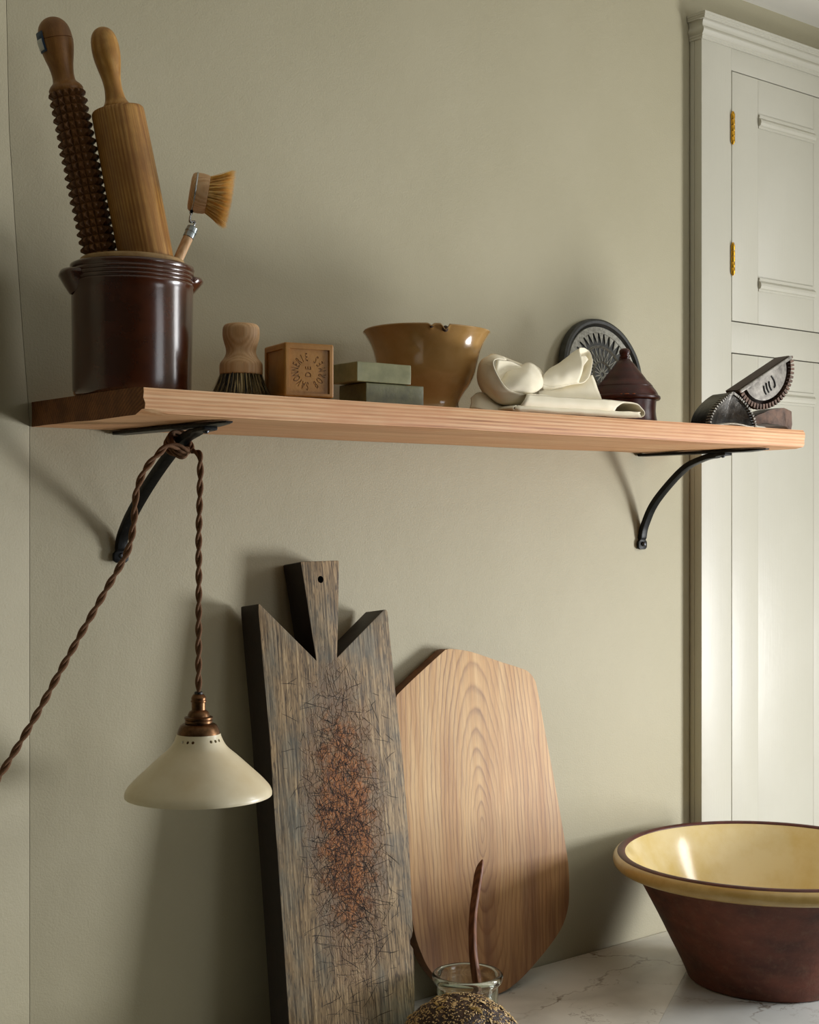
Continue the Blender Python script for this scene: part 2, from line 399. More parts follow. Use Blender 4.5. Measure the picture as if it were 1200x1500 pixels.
struct('wall_left', bm, M_wall, smooth=False)
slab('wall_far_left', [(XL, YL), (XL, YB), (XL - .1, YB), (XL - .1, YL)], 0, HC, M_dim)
bm = bmesh.new(); fx0, fx1, fz0, fz1 = 1.02, 1.98, 1.52, 2.48
box(bm, XL - .1, fx0, YB - .1, YB, 0, HC); box(bm, fx1, XR + .1, YB - .1, YB, 0, HC)
box(bm, fx0, fx1, YB - .1, YB, 0, fz0); box(bm, fx0, fx1, YB - .1, YB, fz1, HC)
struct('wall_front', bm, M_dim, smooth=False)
bm = bmesh.new()
for a in ((fx0 - .06, fx0 + .01, fz0 - .06, fz1 + .06), (fx1 - .01, fx1 + .06, fz0 - .06, fz1 + .06), (fx0, fx1, fz0 - .06, fz0 + .01), (fx0, fx1, fz1 - .01, fz1 + .06)):
    box(bm, a[0], a[1], YB - .02, YB + .02, a[2], a[3])
bev(bm, .004); struct('added_front_window', bm, M_cab)  # unseen window frame added around the front light
slab('floor', [(XL - .1, YB - .1), (XR + .1, YB - .1), (XR + .1, .12), (XL - .1, .12)], -.08, 0, M_floor)
slab('ceiling', [(XL - .1, YB - .1), (XR + .1, YB - .1), (XR + .1, .12), (XL - .1, .12)], HC, HC + .08, M_ceil)
bm = bmesh.new(); wy0, wy1, wz0, wz1 = -1.60, -.94, .905, 2.45
box(bm, XR, XR + .12, YB, wy0, 0, HC); box(bm, XR, XR + .12, wy1, 0, 0, HC)
box(bm, XR, XR + .12, wy0, wy1, 0, wz0); box(bm, XR, XR + .12, wy0, wy1, wz1, HC)
struct('wall_right', bm, M_wall, smooth=False)
bm = bmesh.new()
for a in ((wy0 - .06, wy0 + .01, wz0 - .06, wz1 + .06), (wy1 - .01, wy1 + .06, wz0 - .06, wz1 + .06), (wy0, wy1, wz0 - .06, wz0 + .01), (wy0, wy1, wz1 - .01, wz1 + .06)):
    box(bm, XR - .02, XR + .02, a[0], a[1], a[2], a[3])
bev(bm, .004); struct('window_1', bm, M_cab)

# worktop and the base units below it
wt = slab('worktop', [(.001, -.003), (1.424, -.003), (.345, -.65), (-1.55, -.65), (-1.55, -.442)], .87, .9, M_marble)
del wt['kind']; tag(wt, 'warm white veined marble worktop on which both chopping boards stand', 'worktop')
wt = slab('worktop', [(1.4246, -.003), (XR - .004, -.003), (XR - .004, -.65), (.3456, -.65)], .87, .9, M_marble2)
del wt['kind']; tag(wt, 'cooler grey marble worktop slab beyond the slanting joint, under the big bowl', 'worktop')
bc = empty('base_cabinet', (0, -.3, 0), 'painted base cupboards under the marble worktop', 'cabinet')
bm = bmesh.new(); box(bm, -.50, 2.29, -.30, .10, .0, .869); obj('body', bm, M_cab, bc, smooth=False)
for k in range(5):
    bm = bmesh.new(); x = -.49 + k * .555; box(bm, x, x + .545, -.322, -.301, .1, .85); bev(bm, .003)
    obj('door', bm, M_cab, bc)

# ================================================================== the tall cupboard
CX, CY = 1.354, -.030
cb = empty('wall_cupboard', (CX, 0, .9), 'tall grey-green painted cupboard with moulded cornice, standing on the marble at right', 'cupboard')
def cpart(name, boxes, m=M_cab, w=.0012, parent=cb):
    bm = bmesh.new()
    for b in boxes: box(bm, b[0] - CX, b[1] - CX, b[2], b[3], b[4] - .9, b[5] - .9)
    if w: bev(bm, w)
    return obj(name, bm, m, parent)
XE = 2.20; SX = 1.4445; SX2 = 1.80; G = .0022
cpart('side_panel', [(CX, CX + .018, CY + .0185, -.0015, .901, 2.606)])
cpart('frame_stile', [(CX, SX, CY, CY + .018, .901, 2.606)])
cpart('frame_stile', [(SX2, SX2 + .08, CY, CY + .018, .901, 2.606)])
cpart('frame_stile', [(XE - .09, XE, CY, CY + .018, .901, 2.606)])
for (z0, z1) in ((2.5605, 2.606), (2.0085, 2.069), (.901, .955)):
    for a, b in ((SX, SX2), (SX2 + .08, XE - .09)): cpart('frame_rail', [(a, b, CY + .0003, CY + .018, z0, z1)])
cpart('back_panel', [(CX + .02, XE, -.004, -.0015, .901, 2.6)], M_hole, 0)
def cdoor(x0, x1, z0, z1, beads, hinges):
    x0 += G; x1 -= G; z0 += G; z1 -= G; sw = .0825; y0, y1 = CY + .0002, CY + .016
    d = cpart('door', [(x0, x0 + sw, y0, y1, z0, z1), (x1 - sw, x1, y0, y1, z0, z1), (x0 + sw + .0004, x1 - sw - .0004, y0, y1, z1 - .070, z1), (x0 + sw + .0004, x1 - sw - .0004, y0, y1, z0, z0 + .086)], w=.0006)
    cpart('panel', [(x0 + sw + .0003, x1 - sw - .0003, y0 + .0003, y1 - .002, z0 + .086, z1 - .070)], parent=d, w=.0004)
    for bz, up in beads:
        bm = bmesh.new()                            # astragal bead with a quirk above and below
        pr = [(0, 0), (.0015, 0), (.0015, .004), (.0055, .0055), (.0075, .0105), (.007, .0155), (.0035, .0195), (.0015, .0205), (.0035, .0225), (.0035, .0265), (0, .0265)]
        for xx in (x0 + sw + .0006, x1 - sw - .0006): pass
        ra = [Vector((x0 + sw + .0006 - CX, y0 - p[0], bz + (p[1] if up else .0265 - p[1]) - .9)) for p in pr]
        rb = [Vector((x1 - sw - .0006 - CX, v.y, v.z)) for v in ra]
        loft(bm, [ra, rb]); obj('bead_moulding', bm, M_cab, d, ang=25)
    for hz in hinges:
        bm = bmesh.new(); M = Matrix.Translation((x0 - G / 2 - CX, CY - .0028, hz - .9))
        for k in range(5): lathe(bm, [(0, k * .0115), (.0038, k * .0115), (.0041, k * .0115 + .001), (.0041, k * .0115 + .0102), (.0038, k * .0112 + .0111), (0, k * .0115 + .0113)], 16, M)
        lathe(bm, [(0, -.004), (.002, -.0035), (.003, 0)], 12, M); lathe(bm, [(.003, .0575), (.002, .061), (0, .0615)], 12, M)
        box(bm, x0 - G / 2 - .002 - CX, x0 - G / 2 + .002 - CX, CY - .001, CY + .012, hz - .9, hz + .0575 - .9)
        obj('hinge', bm, M_brass, d)['label'] = 'brass butt hinge'
cdoor(SX, SX2, 2.069, 2.5605, ((2.461, True), (2.1365, True)), (2.418, 2.162))
cdoor(SX, SX2, .955, 2.0085, ((1.915, True),), (1.005,))
cdoor(SX2 + .08, XE - .09, 2.069, 2.5605, ((2.461, True), (2.1365, True)), (2.418, 2.162))
cdoor(SX2 + .08, XE - .09, .955, 2.0085, ((1.915, True),), (1.005,))
# cornice with a mitred return at the left end
cp = [(0, 2.603), (.0022, 2.603), (.0022, 2.6075), (.0036, 2.6085), (.0036, 2.612)] + [(.0036 + .0058 * math.sin(PI * k / 8), 2.612 + .0150 * k / 8) for k in range(1, 8)] + [(.0040, 2.6275), (.0040, 2.630)] + [(.0110 - .0070 * math.cos(PI / 2 * k / 6), 2.630 + .0090 * math.sin(PI / 2 * k / 6)) for k in range(1, 7)] + [(.0128, 2.6392), (.0128, 2.6425), (.0140, 2.643), (.0140, 2.6465), (.0155, 2.647), (.0155, 2.6515), (0, 2.6515)]
bm = bmesh.new(); k_ = .55
loft(bm, [[Vector((-p * k_, -.001, z - .9)) for p, z in cp], [Vector((-p * k_, CY - p, z - .9)) for p, z in cp], [Vector((XE - CX, CY - p, z - .9)) for p, z in cp]])
obj('cornice', bm, M_cab, cb, ang=25)
cpart('top_board', [(CX, XE, CY, -.0015, 2.6065, 2.62)], w=0)

# ================================================================== shelf
SZ0, SZ1, SY = 1.8055, 1.8385, -.304
bm = bmesh.new()
NX, NY, NZ = 150, 16, 5
def sp(i, j, k):
    x = .0015 + 1.297 * i / NX; y = SY - SY * j / NY - .0012 * (j == NY); z = SZ0 + (SZ1 - SZ0) * k / NZ
    q = Vector((x * 4, y * 14, z * 30)); e = 0
    if j == 0: y += .0022 * noise.noise(q) + .0007
    if k == 0: z += .0016 * noise.noise(q + Vector((5, 0, 0)))
    if i == 0: x += .0012 * noise.noise(Vector((y * 60, z * 60, 1))) + .0006
    if j == 0 and k in (0, NZ): y += .0016 + .0016 * max(0, noise.noise(Vector((x * 26, 3, k))))
    if j == 0 and k == 0: z += .0018
    if j == 0 and k == NZ: z -= .0012
    if i in (0, NX) and j == 0: x += (.003 if i == 0 else -.003) * (.6 + noise.noise(Vector((z * 90, 2, i))))
    if i == NX and k in (0, NZ): x -= .002
    if i <= 3 and j == 0 and k == 0: z += .004 * (1 - i / 4); y += .003 * (1 - i / 4)
    return (x, y, z)
vd = {}
def gv(i, j, k):
    if (i, j, k) not in vd: vd[(i, j, k)] = bm.verts.new(sp(i, j, k))
    return vd[(i, j, k)]
for i in range(NX):
    for j in range(NY):
        for k in (0, NZ): bm.faces.new((gv(i, j, k), gv(i+1, j, k), gv(i+1, j+1, k), gv(i, j+1, k)))
    for k in range(NZ):
        for j in (0, NY): bm.faces.new((gv(i, j, k), gv(i+1, j, k), gv(i+1, j, k+1), gv(i, j, k+1)))
for j in range(NY):
    for k in range(NZ):
        for i in (0, NX): bm.faces.new((gv(i, j, k), gv(i, j+1, k), gv(i, j+1, k+1), gv(i, j, k+1)))
M_end = wood('weathered_end_grain', [(.3, '#5c3517'), (.5, '#85522a'), (.7, '#9a6636')], 'X', (0, -.42, 1.60), .0050, 9, .7, .5, (.7, 1.), tint=('#4c2a12', 30, .6), wv=.22)
sh = tag(obj('shelf', bm, M_shelf, ang=30), 'thick reclaimed pine shelf with rough sawn left end on the wall', 'shelf')
sh.data.materials.append(M_end)
for p in sh.data.polygons:
    if p.normal.x < -.6: p.material_index = 1

def bracket(X, pts, label):
    o = empty('shelf_bracket', (X, 0, 1.63), label, 'bracket', group='black iron brackets under the pine shelf')
    bm = bmesh.new(); n = 20; W_ = .0125
    rings = []
    for k in range(n + 1):
        y = -.003 - .285 * k / n; w = W_ * (1 if k < n - 3 else (1 - ((k - n + 3) / 3.3) ** 2) ** .5 + .08) * (.85 + .25 * math.sin(PI * k / n)); th = .005 if k < n - 3 else .005 - .0009 * (k - n + 3)
        zz = SZ0 - .0014 - 1.63
        rings.append([Vector((-w, y, zz)), Vector((w, y, zz)), Vector((w, y, zz - th)), Vector((-w, y, zz - th))])
    loft(bm, rings); bev(bm, .001); obj('top_strap', bm, M_iron, o)
    bm = bmesh.new(); P = crom([(0, y, z - 1.63) for y, z in pts], 6); rings = []
    N = len(P)
    for i, p in enumerate(P):
        T = (P[min(i+1, N-1)] - P[max(i-1, 0)]).normalized(); nrm = T.cross(Vector((1, 0, 0))); t = i / (N - 1)
        w = .0075 if .1 < t < .86 else (.0115 if t <= .1 else .010); th = .0048 if .12 < t < .86 else .0028
        if i == 0: w *= .6
        rings.append([p + Vector((w, 0, 0)) * a + nrm * th * b for a, b in ((-1, -1), (1, -1), (1, 1), (-1, 1))])
    loft(bm, rings); bev(bm, .0014); obj('arm', bm, M_iron, o)
    for y, z, d in ((-.0100, pts[0][1] + .010 - 1.63, (0, -1, .1)), (pts[-1][0] + .012, pts[-1][1] - .0035 - 1.63, (0, -.2, -1))):
        bm = bmesh.new(); lathe(bm, [(0, -.003), (.0042, -.003), (.004, .001), (.0025, .003), (0, .0036)], 16, axis_matrix(Vector((0, y, z)), d)); obj('rivet', bm, M_bolt, o)
    return o
bracket(.130, [(-.0075, 1.622), (-.0085, 1.642), (-.016, 1.662), (-.046, 1.695), (-.105, 1.742), (-.165, 1.780), (-.205, 1.7935), (-.245, 1.7975)], 'black iron bracket under the left end of the shelf, cord knotted round it')
bracket(1.212, [(-.0045, 1.626), (-.0055, 1.648), (-.013, 1.674), (-.040, 1.717), (-.103, 1.772), (-.150, 1.791), (-.180, 1.7955), (-.205, 1.7975)], 'black iron bracket under the right end of the shelf, curved arm bare')

# ================================================================== crock
CR = Vector((.0728, -.147, 1.8390))
k0 = empty('stoneware_crock', CR, 'brown glazed stoneware crock with lug handles holding rolling pins', 'crock')
ZS = .974
prof = [(0, 0), (.070, 0), (.0735, .002), (.0752, .008), (.0757, .03), (.0765, .09), (.0772, .135), (.0772, .1435)]
for k in range(4): z = .1445 + k * .0052; prof += [(.0782, z + .0006), (.0784, z + .0026), (.0774, z + .0040), (.0770, z + .0048)]
prof += [(.0782, .1665), (.0790, .1690), (.0785, .1715), (.0755, .1732), (.0662, .1740), (.0640, .1735), (.064, .150), (.068, .13), (.069, .03), (.062, .010), (0, .009)]
def wob(r, z, a): return r * (1 + .005 * math.sin(2 * a + 1) + .003 * math.sin(5 * a + z * 30)), z * ZS
bm = bmesh.new(); lathe(bm, prof, 96, f=wob); obj('body', bm, M_crock, k0, ang=50)
bm = bmesh.new(); lathe(bm, crom2([(.0648, .168), (.0668, .1735), (.0662, .1790), (.0640, .1812), (.0618, .1795), (.0612, .168)], 4), 96, closed=True, f=wob)
obj('rim', bm, M_rawclay, k0)['label'] = 'unglazed buff rim'
for ang0, sc in ((YAW * -1 + R(180 + 24), 1.), (YAW * -1 + R(22), .72)):
    bm = bmesh.new(); rings = []; n = 22
    for i in range(n + 1):
        t = i / n * 2 - 1; a = ang0 + t * R(24); off = (.0135 * (1 - abs(t) ** 3.2) - .003) * (1 if sc == 1. else .8)
        sec = []
        for q in range(16):                         # ear section: round above, tapering below
            b = 2 * PI * q / 16; cx = math.cos(b) * .0062; cz = math.sin(b); cz = cz * .009 if cz > 0 else cz * .024
            cx *= 1 if cz > 0 else max(.35, 1 + cz / .034)
            rr = .0765 + off + cx - (0 if cz > 0 else -cz * .34)
            sec.append(Vector((rr * math.cos(a), rr * math.sin(a), .151 + cz * sc * (1 - .25 * abs(t)))))
        rings.append(sec)
    loft(bm, rings); obj('lug_handle', bm, M_crock, k0, ang=60)

# ================================================================== rolling pins in the crock
def pin_base(p_rim, p_top): return Vector(p_rim), (Vector(p_top) - Vector(p_rim)).normalized(), (Vector(p_top) - Vector(p_rim)).length
P, D, L = pin_base((.0815, -.165, 2.0220), (.0497, -.150, 2.2035))
Mx = axis_matrix(P, D)
rp = empty('rolling_pin', (0, 0, 0), 'smooth pale rolling pin with thick barrel standing in the brown crock', 'rolling pin'); rp.matrix_world = Mx
bm = bmesh.new(); lathe(bm, [(0, -.068), (.032, -.068), (.034, -.065), (.0345, 0), (.0345, L * .5), (.0335, L - .006), (.0330, L - .002), (.0315, L), (.008, L + .0005), (0, L + .0005)], 64); obj('barrel', bm, M_pin, rp, ang=50)
hp = [(r, z * .90) for r, z in [(.0165, 0), (.0172, .0012), (.0165, .004), (.0135, .010), (.0118, .020), (.0112, .030), (.0122, .042), (.0148, .056), (.0170, .070), (.0176, .082), (.0168, .094), (.0142, .104), (.0095, .1105), (.004, .1135), (0, .1138)]]
bm = bmesh.new(); lathe(bm, [(0, -.001), (.0155, -.0008)] + crom2(hp, 3), 40, Matrix.Translation((0, 0, L + .0032))); obj('handle', bm, M_pin_h, rp, ang=50)
bm = bmesh.new(); lathe(bm, [(0, 0), (.006, 0), (.006, .006), (0, .006)], 20, Matrix.Translation((0, 0, L - .001))); obj('axle', bm, M_black, rp)
bm = bmesh.new(); lathe(bm, [(0, -.001), (.0155, -.0008)] + crom2([(r, z) for r, z in hp], 3), 32, Matrix.Translation((0, 0, -.0705)) @ Matrix.Rotation(PI, 4, 'X')); obj('handle', bm, M_pin_h, rp, ang=50)

P, D, L = pin_base((.0387, -.125, 2.0227), (-.0038, -.115, 2.2262))
rs = empty('spiked_rolling_pin', (0, 0, 0), 'dark rolling pin carved with pyramid spikes, leaning leftmost in the brown crock', 'rolling pin'); rs.matrix_world = axis_matrix(P, D, .25)
bm = bmesh.new(); NA, NL = 16, 27; r0, r1 = .0190, .0242; z0, z1 = -.07, L
def cylp(r, a, z): return (r * math.cos(a), r * math.sin(a), z)
bases = {}
for i in range(NA):
    for j in range(NL):
        a0, a1 = 2 * PI * i / NA, 2 * PI * (i + 1) / NA; za, zb = z0 + (z1 - z0) * j / NL, z0 + (z1 - z0) * (j + 1) / NL
        qs = []
        for a, z in ((a0, za), (a1, za), (a1, zb), (a0, zb)):
            key = (round(a % (2 * PI), 4) if a < 2 * PI - 1e-4 else 0., round(z, 5))
            if key not in bases: bases[key] = bm.verts.new(cylp(r0, a, z))
            qs.append(bases[key])
        am, zm = (a0 + a1) / 2, (za + zb) / 2; rr = r1 + random.uniform(-.0008, .0006); e = .22
        ts = [bm.verts.new(cylp(rr, am + sa * (a1 - a0) * e * .5, zm + sz * (zb - za) * e * .5)) for sa, sz in ((-1, -1), (1, -1), (1, 1), (-1, 1))]
        for k in range(4): bm.faces.new((qs[k], qs[(k+1) % 4], ts[(k+1) % 4], ts[k]))
        bm.faces.new(ts)
obj('spiked_barrel', bm, M_spike, rs, smooth=False)
bm = bmesh.new(); HZS = .83
bm = bmesh.new(); hp1 = [(r, z * HZS) for r, z in [(.0195, 0), (.0212, .003), (.0216, .007), (.0190, .012), (.0150, .017), (.0140, .022), (.0140, .030), (.0155, .042), (.0185, .056), (.0210, .070), (.0218, .080)]]
hp2 = [(r, z * HZS) for r, z in [(.0216, .0812), (.0208, .092), (.0180, .103), (.0125, .111), (.006, .115), (0, .1157)]]
lathe(bm, [(0, .0)] + crom2(hp1, 3) + [(.0208, .0806 * HZS)] + crom2(hp2, 3), 40, Matrix.Translation((0, 0, L - .004))); obj('handle', bm, M_spike_h, rs, ang=32)
bm = bmesh.new(); lathe(bm, [(0, 0)] + crom2([(.016, 0), (.012, .02), (.017, .07), (.012, .098), (0, .104)], 3), 28, Matrix.Translation((0, 0, -.070)) @ Matrix.Rotation(PI, 4, 'X')); obj('handle', bm, M_spike_h, rs, ang=50)
def sticker(name, m, zlo, zhi, a0, a1, rad, inset=0):
    bm = bmesh.new(); rows = []
    for j in range(5):
        z = zlo + (zhi - zlo) * j / 4; r = rad(z)
        rows.append([Vector(cylp(r, a0 + (a1 - a0) * i / 6, z + L - .004)) for i in range(7)])
    loft(bm, rows, closed=False)
    me = baked(fin(bm, name), [('SOLIDIFY', dict(thickness=.0006, offset=1))]); return link(name, me, m, rs)
rinv = rs.matrix_world.inverted().to_3x3(); lf = rinv @ (-RT * .95 - FW * .35); aL = math.atan2(lf.y, lf.x)
rd = lambda z: .0006 + (.0218 if z > .064 else .0218 - (.064 - z) * .15)
sticker('sticker', M_stick_b, .052, .077, aL + .02, aL + .72, rd)['label'] = 'navy blue sticker end'
sticker('sticker', M_stick_w, .0545, .068, aL + .06, aL + .60, lambda z: rd(z) + .0007)['label'] = 'white sticker label'

# ================================================================== dish brush in the crock
A0 = Vector((.1150, -.183, 1.985)); B0 = at(277, 345, -.185); H0 = at(292, 283, -.190)
db = empty('dish_brush', A0, 'long handled dish brush with yellow bristles standing in the brown crock', 'brush')
rel = lambda p: Vector(p) - A0
dd = (B0 - at(262, 378, -.184)).normalized(); st = B0 - dd * .10
bm = bmesh.new(); lathe(bm, crom2([(0, 0), (.004, .001), (.0058, .008), (.0062, .05), (.0066, .094), (.0066, .1)], 3), 24, axis_matrix(rel(st), dd)); obj('handle', bm, M_beech, db, ang=50)
bm = bmesh.new(); lathe(bm, [(.0064, -.004), (.0073, -.003), (.0073, .004), (.0078, .0045), (.0078, .0065), (.0073, .007), (.0073, .0115), (.006, .0125), (.003, .013), (0, .013)], 28, axis_matrix(rel(B0), dd)); obj('ferrule', bm, M_ferrule, db)
AX = (RT * .96 + FW * .20 + Vector((0, 0, -.16))).normalized(); UP = (Vector((0, 0, 1)) - AX * AX.z).normalized(); SD = AX.cross(UP)
piv = H0 - UP * .0265 - AX * .006
bm = bmesh.new()
for s in (-1, 1):
    o_ = SD * .0024 * s
    tube(bm, crom([rel(B0 + dd * .008) + o_ * .8, rel(B0 + dd * .02) + o_, rel(piv - UP * .012) + o_, rel(piv) + o_, rel(piv + UP * .003) + o_ * 1.6], 5), .0014, 10)
# wire ring running in the groove round the head
ring = [rel(H0 - AX * .006 + (UP * math.cos(q) + SD * math.sin(q)) * .0252) for q in [PI + .12 + k * (2 * PI - .24) / 40 for k in range(41)]]
tube(bm, ring, .0012, 8); obj('wire_neck', bm, M_wire, db, ang=60)
bm = bmesh.new(); tube(bm, [rel(piv - SD * .006), rel(piv + SD * .006)], .0022, 10); obj('clip', bm, M_iron, db)
bm = bmesh.new(); Mh = axis_matrix(rel(H0), AX)
lathe(bm, [(0, -.0125), (.018, -.0125), (.0225, -.0115), (.0248, -.009), (.0252, -.0072), (.0240, -.0066), (.0240, -.0054), (.0256, -.0048), (.0258, .002), (.0250, .009), (.0240, .0105), (0, .0105)], 56, Mh); obj('head', bm, M_beech, db, ang=40)
def bristles(name, m, parent, origin, ax, n, r_in, r_out, length, spread, w, jit=.12, ringed=None, tips=None, kind='stuff'):
    bm = bmesh.new(); ax = ax.normalized(); u = ax.orthogonal().normalized(); v = ax.cross(u)
    for q in range(n):
        if ringed:
            ri = random.choice(ringed); k = int(2 * PI * ri / .0048); a = 2 * PI * random.randrange(k) / k; rr = ri + random.gauss(0, .0007); a += random.gauss(0, .0007) / ri
        else: rr = r_in + (r_out - r_in) * math.sqrt(random.random()); a = random.uniform(0, 2 * PI)
        dr = u * math.cos(a) + v * math.sin(a)
        p = origin + dr * rr; f = rr / r_out
        tip = origin + dr * (rr + spread * f + random.gauss(0, .0012)) + ax * length * (1 + random.uniform(-jit, jit) * .5) + (u * random.gauss(0, 1) + v * random.gauss(0, 1)) * .0012
        mid = p.lerp(tip, .5) - dr * spread * .06
        ww = w * random.uniform(.7, 1.2); s1 = dr.cross(ax).normalized(); s2 = dr
        R0 = [bm.verts.new(p + s1 * ww), bm.verts.new(p - s1 * ww * .5 + s2 * ww * .8), bm.verts.new(p - s1 * ww * .5 - s2 * ww * .8)]
        R1 = [bm.verts.new(mid + s1 * ww), bm.verts.new(mid - s1 * ww * .5 + s2 * ww * .8), bm.verts.new(mid - s1 * ww * .5 - s2 * ww * .8)]
        T_ = bm.verts.new(tip)
        for k in range(3): bm.faces.new((R0[k], R0[(k+1) % 3], R1[(k+1) % 3], R1[k])); bm.faces.new((R1[k], R1[(k+1) % 3], T_))
    o = obj(name, bm, m, parent, smooth=False, recalc=False)
    if kind: o['kind'] = kind
    return o
bristles('bristles', M_fibre, db, rel(H0 + AX * .010), AX, 5200, .001, .0225, .031, .0155, .00042, .16, ringed=[.0035, .008, .0125, .0172, .0215])

# ================================================================== pot brush
pb = empty('pot_brush', (.1895, -.222, SZ1), 'round beech pot brush with dark and straw bristles beside the crock', 'brush')
bm = bmesh.new(); lathe(bm, [(0, .031)] + crom2([(.0265, .031), (.0278, .0325), (.0280, .040), (.0276, .0445), (.0262, .0475), (.0225, .0520), (.0198, .058), (.0196, .064), (.0215, .071), (.0236, .079), (.0240, .087), (.0232, .0925), (.0200, .0963), (.012, .0975), (0, .0978)], 4), 64); obj('handle', bm, M_beech, pb, ang=60)
for m_, n_ in ((M_fibre_d, 2100), (M_fibre_l, 1500)):
    random.seed(n_); bristles('bristles', m_, pb, Vector((0, 0, .0325)), Vector((0, 0, -1)), n_, .001, .0262, .0300, .0110, .00040, .05, ringed=[.006, .012, .018, .0252, .0252])

# ================================================================== soaps
sc_ = empty('soap_cube', (.2150, -.284, SZ1 + .0008), 'amber cube of soap stamped with circular lettering beside the pot brush', 'soap', rz=R(-11.6))
s = .0695
bm = bmesh.new(); box(bm, 0, s, 0, s, 0, s); bev(bm, .0032, 4); me = fin(bm, 'b', 60)
cb_ = bmesh.new(); box(cb_, .0072, s - .0062, -.01, .0026, .005, s - .0075); me = cut(me, cb_)
cb_ = bmesh.new(); box(cb_, -.01, .0022, .007, s - .007, .006, s - .008); me = cut(me, cb_)
def glyph(ch, size, ext):
    c = bpy.data.curves.new('t', 'FONT'); c.body = ch; c.size = size; c.extrude = ext; c.align_x = 'CENTER'; c.offset = .00026
    c.resolution_u = 4
    o = bpy.data.objects.new('t', c); COL.objects.link(o); dg = bpy.context.evaluated_depsgraph_get(); dg.update()
    m = bpy.data.meshes.new_from_object(o.evaluated_get(dg)); bpy.data.objects.remove(o); return m
gl = bmesh.new(); cx, cz = .0340, .0330
def put(ch, ang, rad, inward, size):                # letter at clock angle ang, tops outward or inward
    g = glyph(ch, size, .0014)
    base = rad if not inward else rad + size * .74
    T = Matrix.Translation((cx, .0022, cz)) @ Matrix.Rotation(R(90), 4, 'X') @ Matrix.Rotation(R(ang) - PI / 2, 4, 'Z')
    T = T @ Matrix.Translation((0, base, 0)) @ (Matrix.Rotation(PI, 4, 'Z') if inward else Matrix.Identity(4)) @ Matrix.Diagonal((.52, 1.05, 1, 1))
    if inward: pass
    g.transform(T); gl.from_mesh(g)
for i, ch in enumerate('SAVONNERIE'): put(ch, 270 - 4 - i * 18.6, .0140, False, .0138)
for i, ch in enumerate('BORMES'): put(ch, 303 + i * 22.5, .0140, True, .0138)
for ch, dz in (('D', -.0038), ('E', .0044)):
    g = glyph(ch, .0112, .0014)
    g.transform(Matrix.Translation((cx + .0036, .0022, cz + dz)) @ Matrix.Rotation(R(90), 4, 'X') @ Matrix.Rotation(R(90), 4, 'Z') @ Matrix.Diagonal((.85, 1.05, 1, 1))); gl.from_mesh(g)
bmesh.ops.remove_doubles(gl, verts=gl.verts, dist=1e-6)
me = cut(me, gl, True)
for p in me.polygons: p.use_smooth = False
link('block', me, M_soap, sc_)
def soap_bar(loc, w, d, h, m, label, rz):
    o = empty('soap_bar', loc, label, 'soap', rz=rz)
    bm = bmesh.new(); box(bm, 0, w, 0, d, 0, h)
    bmesh.ops.subdivide_edges(bm, edges=bm.edges, cuts=7, use_grid_fill=True)
    for v in bm.verts:
        q = v.co * 60; v.co += Vector((noise.noise(q), noise.noise(q + Vector((9, 0, 0))), noise.noise(q + Vector((0, 9, 0))) * .5 if v.co.z > .001 else 0)) * .0006
    bev(bm, .0012, 3); obj('bar', bm, m, o, ang=50); return o
soap_bar((.3570, -.270, SZ1 + .0006), .1000, .062, .0275, M_green2, 'darker olive soap bar, lower of the two stacked on the shelf', R(-1))
soap_bar((.3410, -.271, SZ1 + .0290), .0905, .060, .0265, M_green, 'pale olive soap bar, upper of the two stacked on the shelf', R(-2.5))

# ================================================================== tan bowl
tb = empty('tan_bowl', (.5650, -.150, SZ1 + .0005), 'tan glazed flared bowl with chipped rim behind the green soaps', 'bowl')
prof = crom2([(.050, .0), (.0510, .003), (.0500, .007), (.0482, .013), (.0490, .021), (.0560, .033), (.0650, .046), (.0720, .061), (.0765, .079), (.0805, .095), (.0862, .109), (.0930, .1205)], 4)
prof += [(.0958, .1235), (.0955, .1250), (.0940, .1256), (.0915, .1250), (.0900, .1235)] + crom2([(.0830, .110), (.0745, .090), (.0660, .066), (.055, .044), (.036, .028), (0, .024)], 3)
CH = [(-1.98, .060, .0075), (-2.20, .035, .0035)]    # two chips in the front of the rim: angle, width, depth
def chipf(r, z, a):
    a_ = (a + PI) % (2 * PI) - PI
    for ca, cw, cdp in CH:
        d = abs(a_ - ca) / cw
        if d < 1 and z > .1150 and r > .086: z -= cdp * (1 - d * d) * min(1, (z - .1150) / .008)
    return r * (1 + .003 * math.sin(3 * a)), z + .0012 * math.sin(a * 2 + 1) * (z / .125)
bm = bmesh.new(); lathe(bm, [(0, 0)] + prof, 220, f=chipf); obj('body', bm, M_tan, tb, ang=50)
for ca, cw, cdp in CH:
    bm = bmesh.new(); bmesh.ops.create_icosphere(bm, subdivisions=3, radius=1)
    for v in bm.verts: v.co *= 1 + .18 * noise.noise(v.co * 2.2 + Vector((ca, 0, 0)))
    bmesh.ops.transform(bm, matrix=Matrix.Translation((.0928 * math.cos(ca), .0928 * math.sin(ca), .1232 - cdp * .75)) @ Matrix.Rotation(ca, 4, 'Z') @ Matrix.Diagonal((.0030, .0930 * cw * .85, cdp * .62, 1)), verts=bm.verts)
    obj('rim_chip', bm, M_chip, tb)['label'] = 'dark chip in the rim'

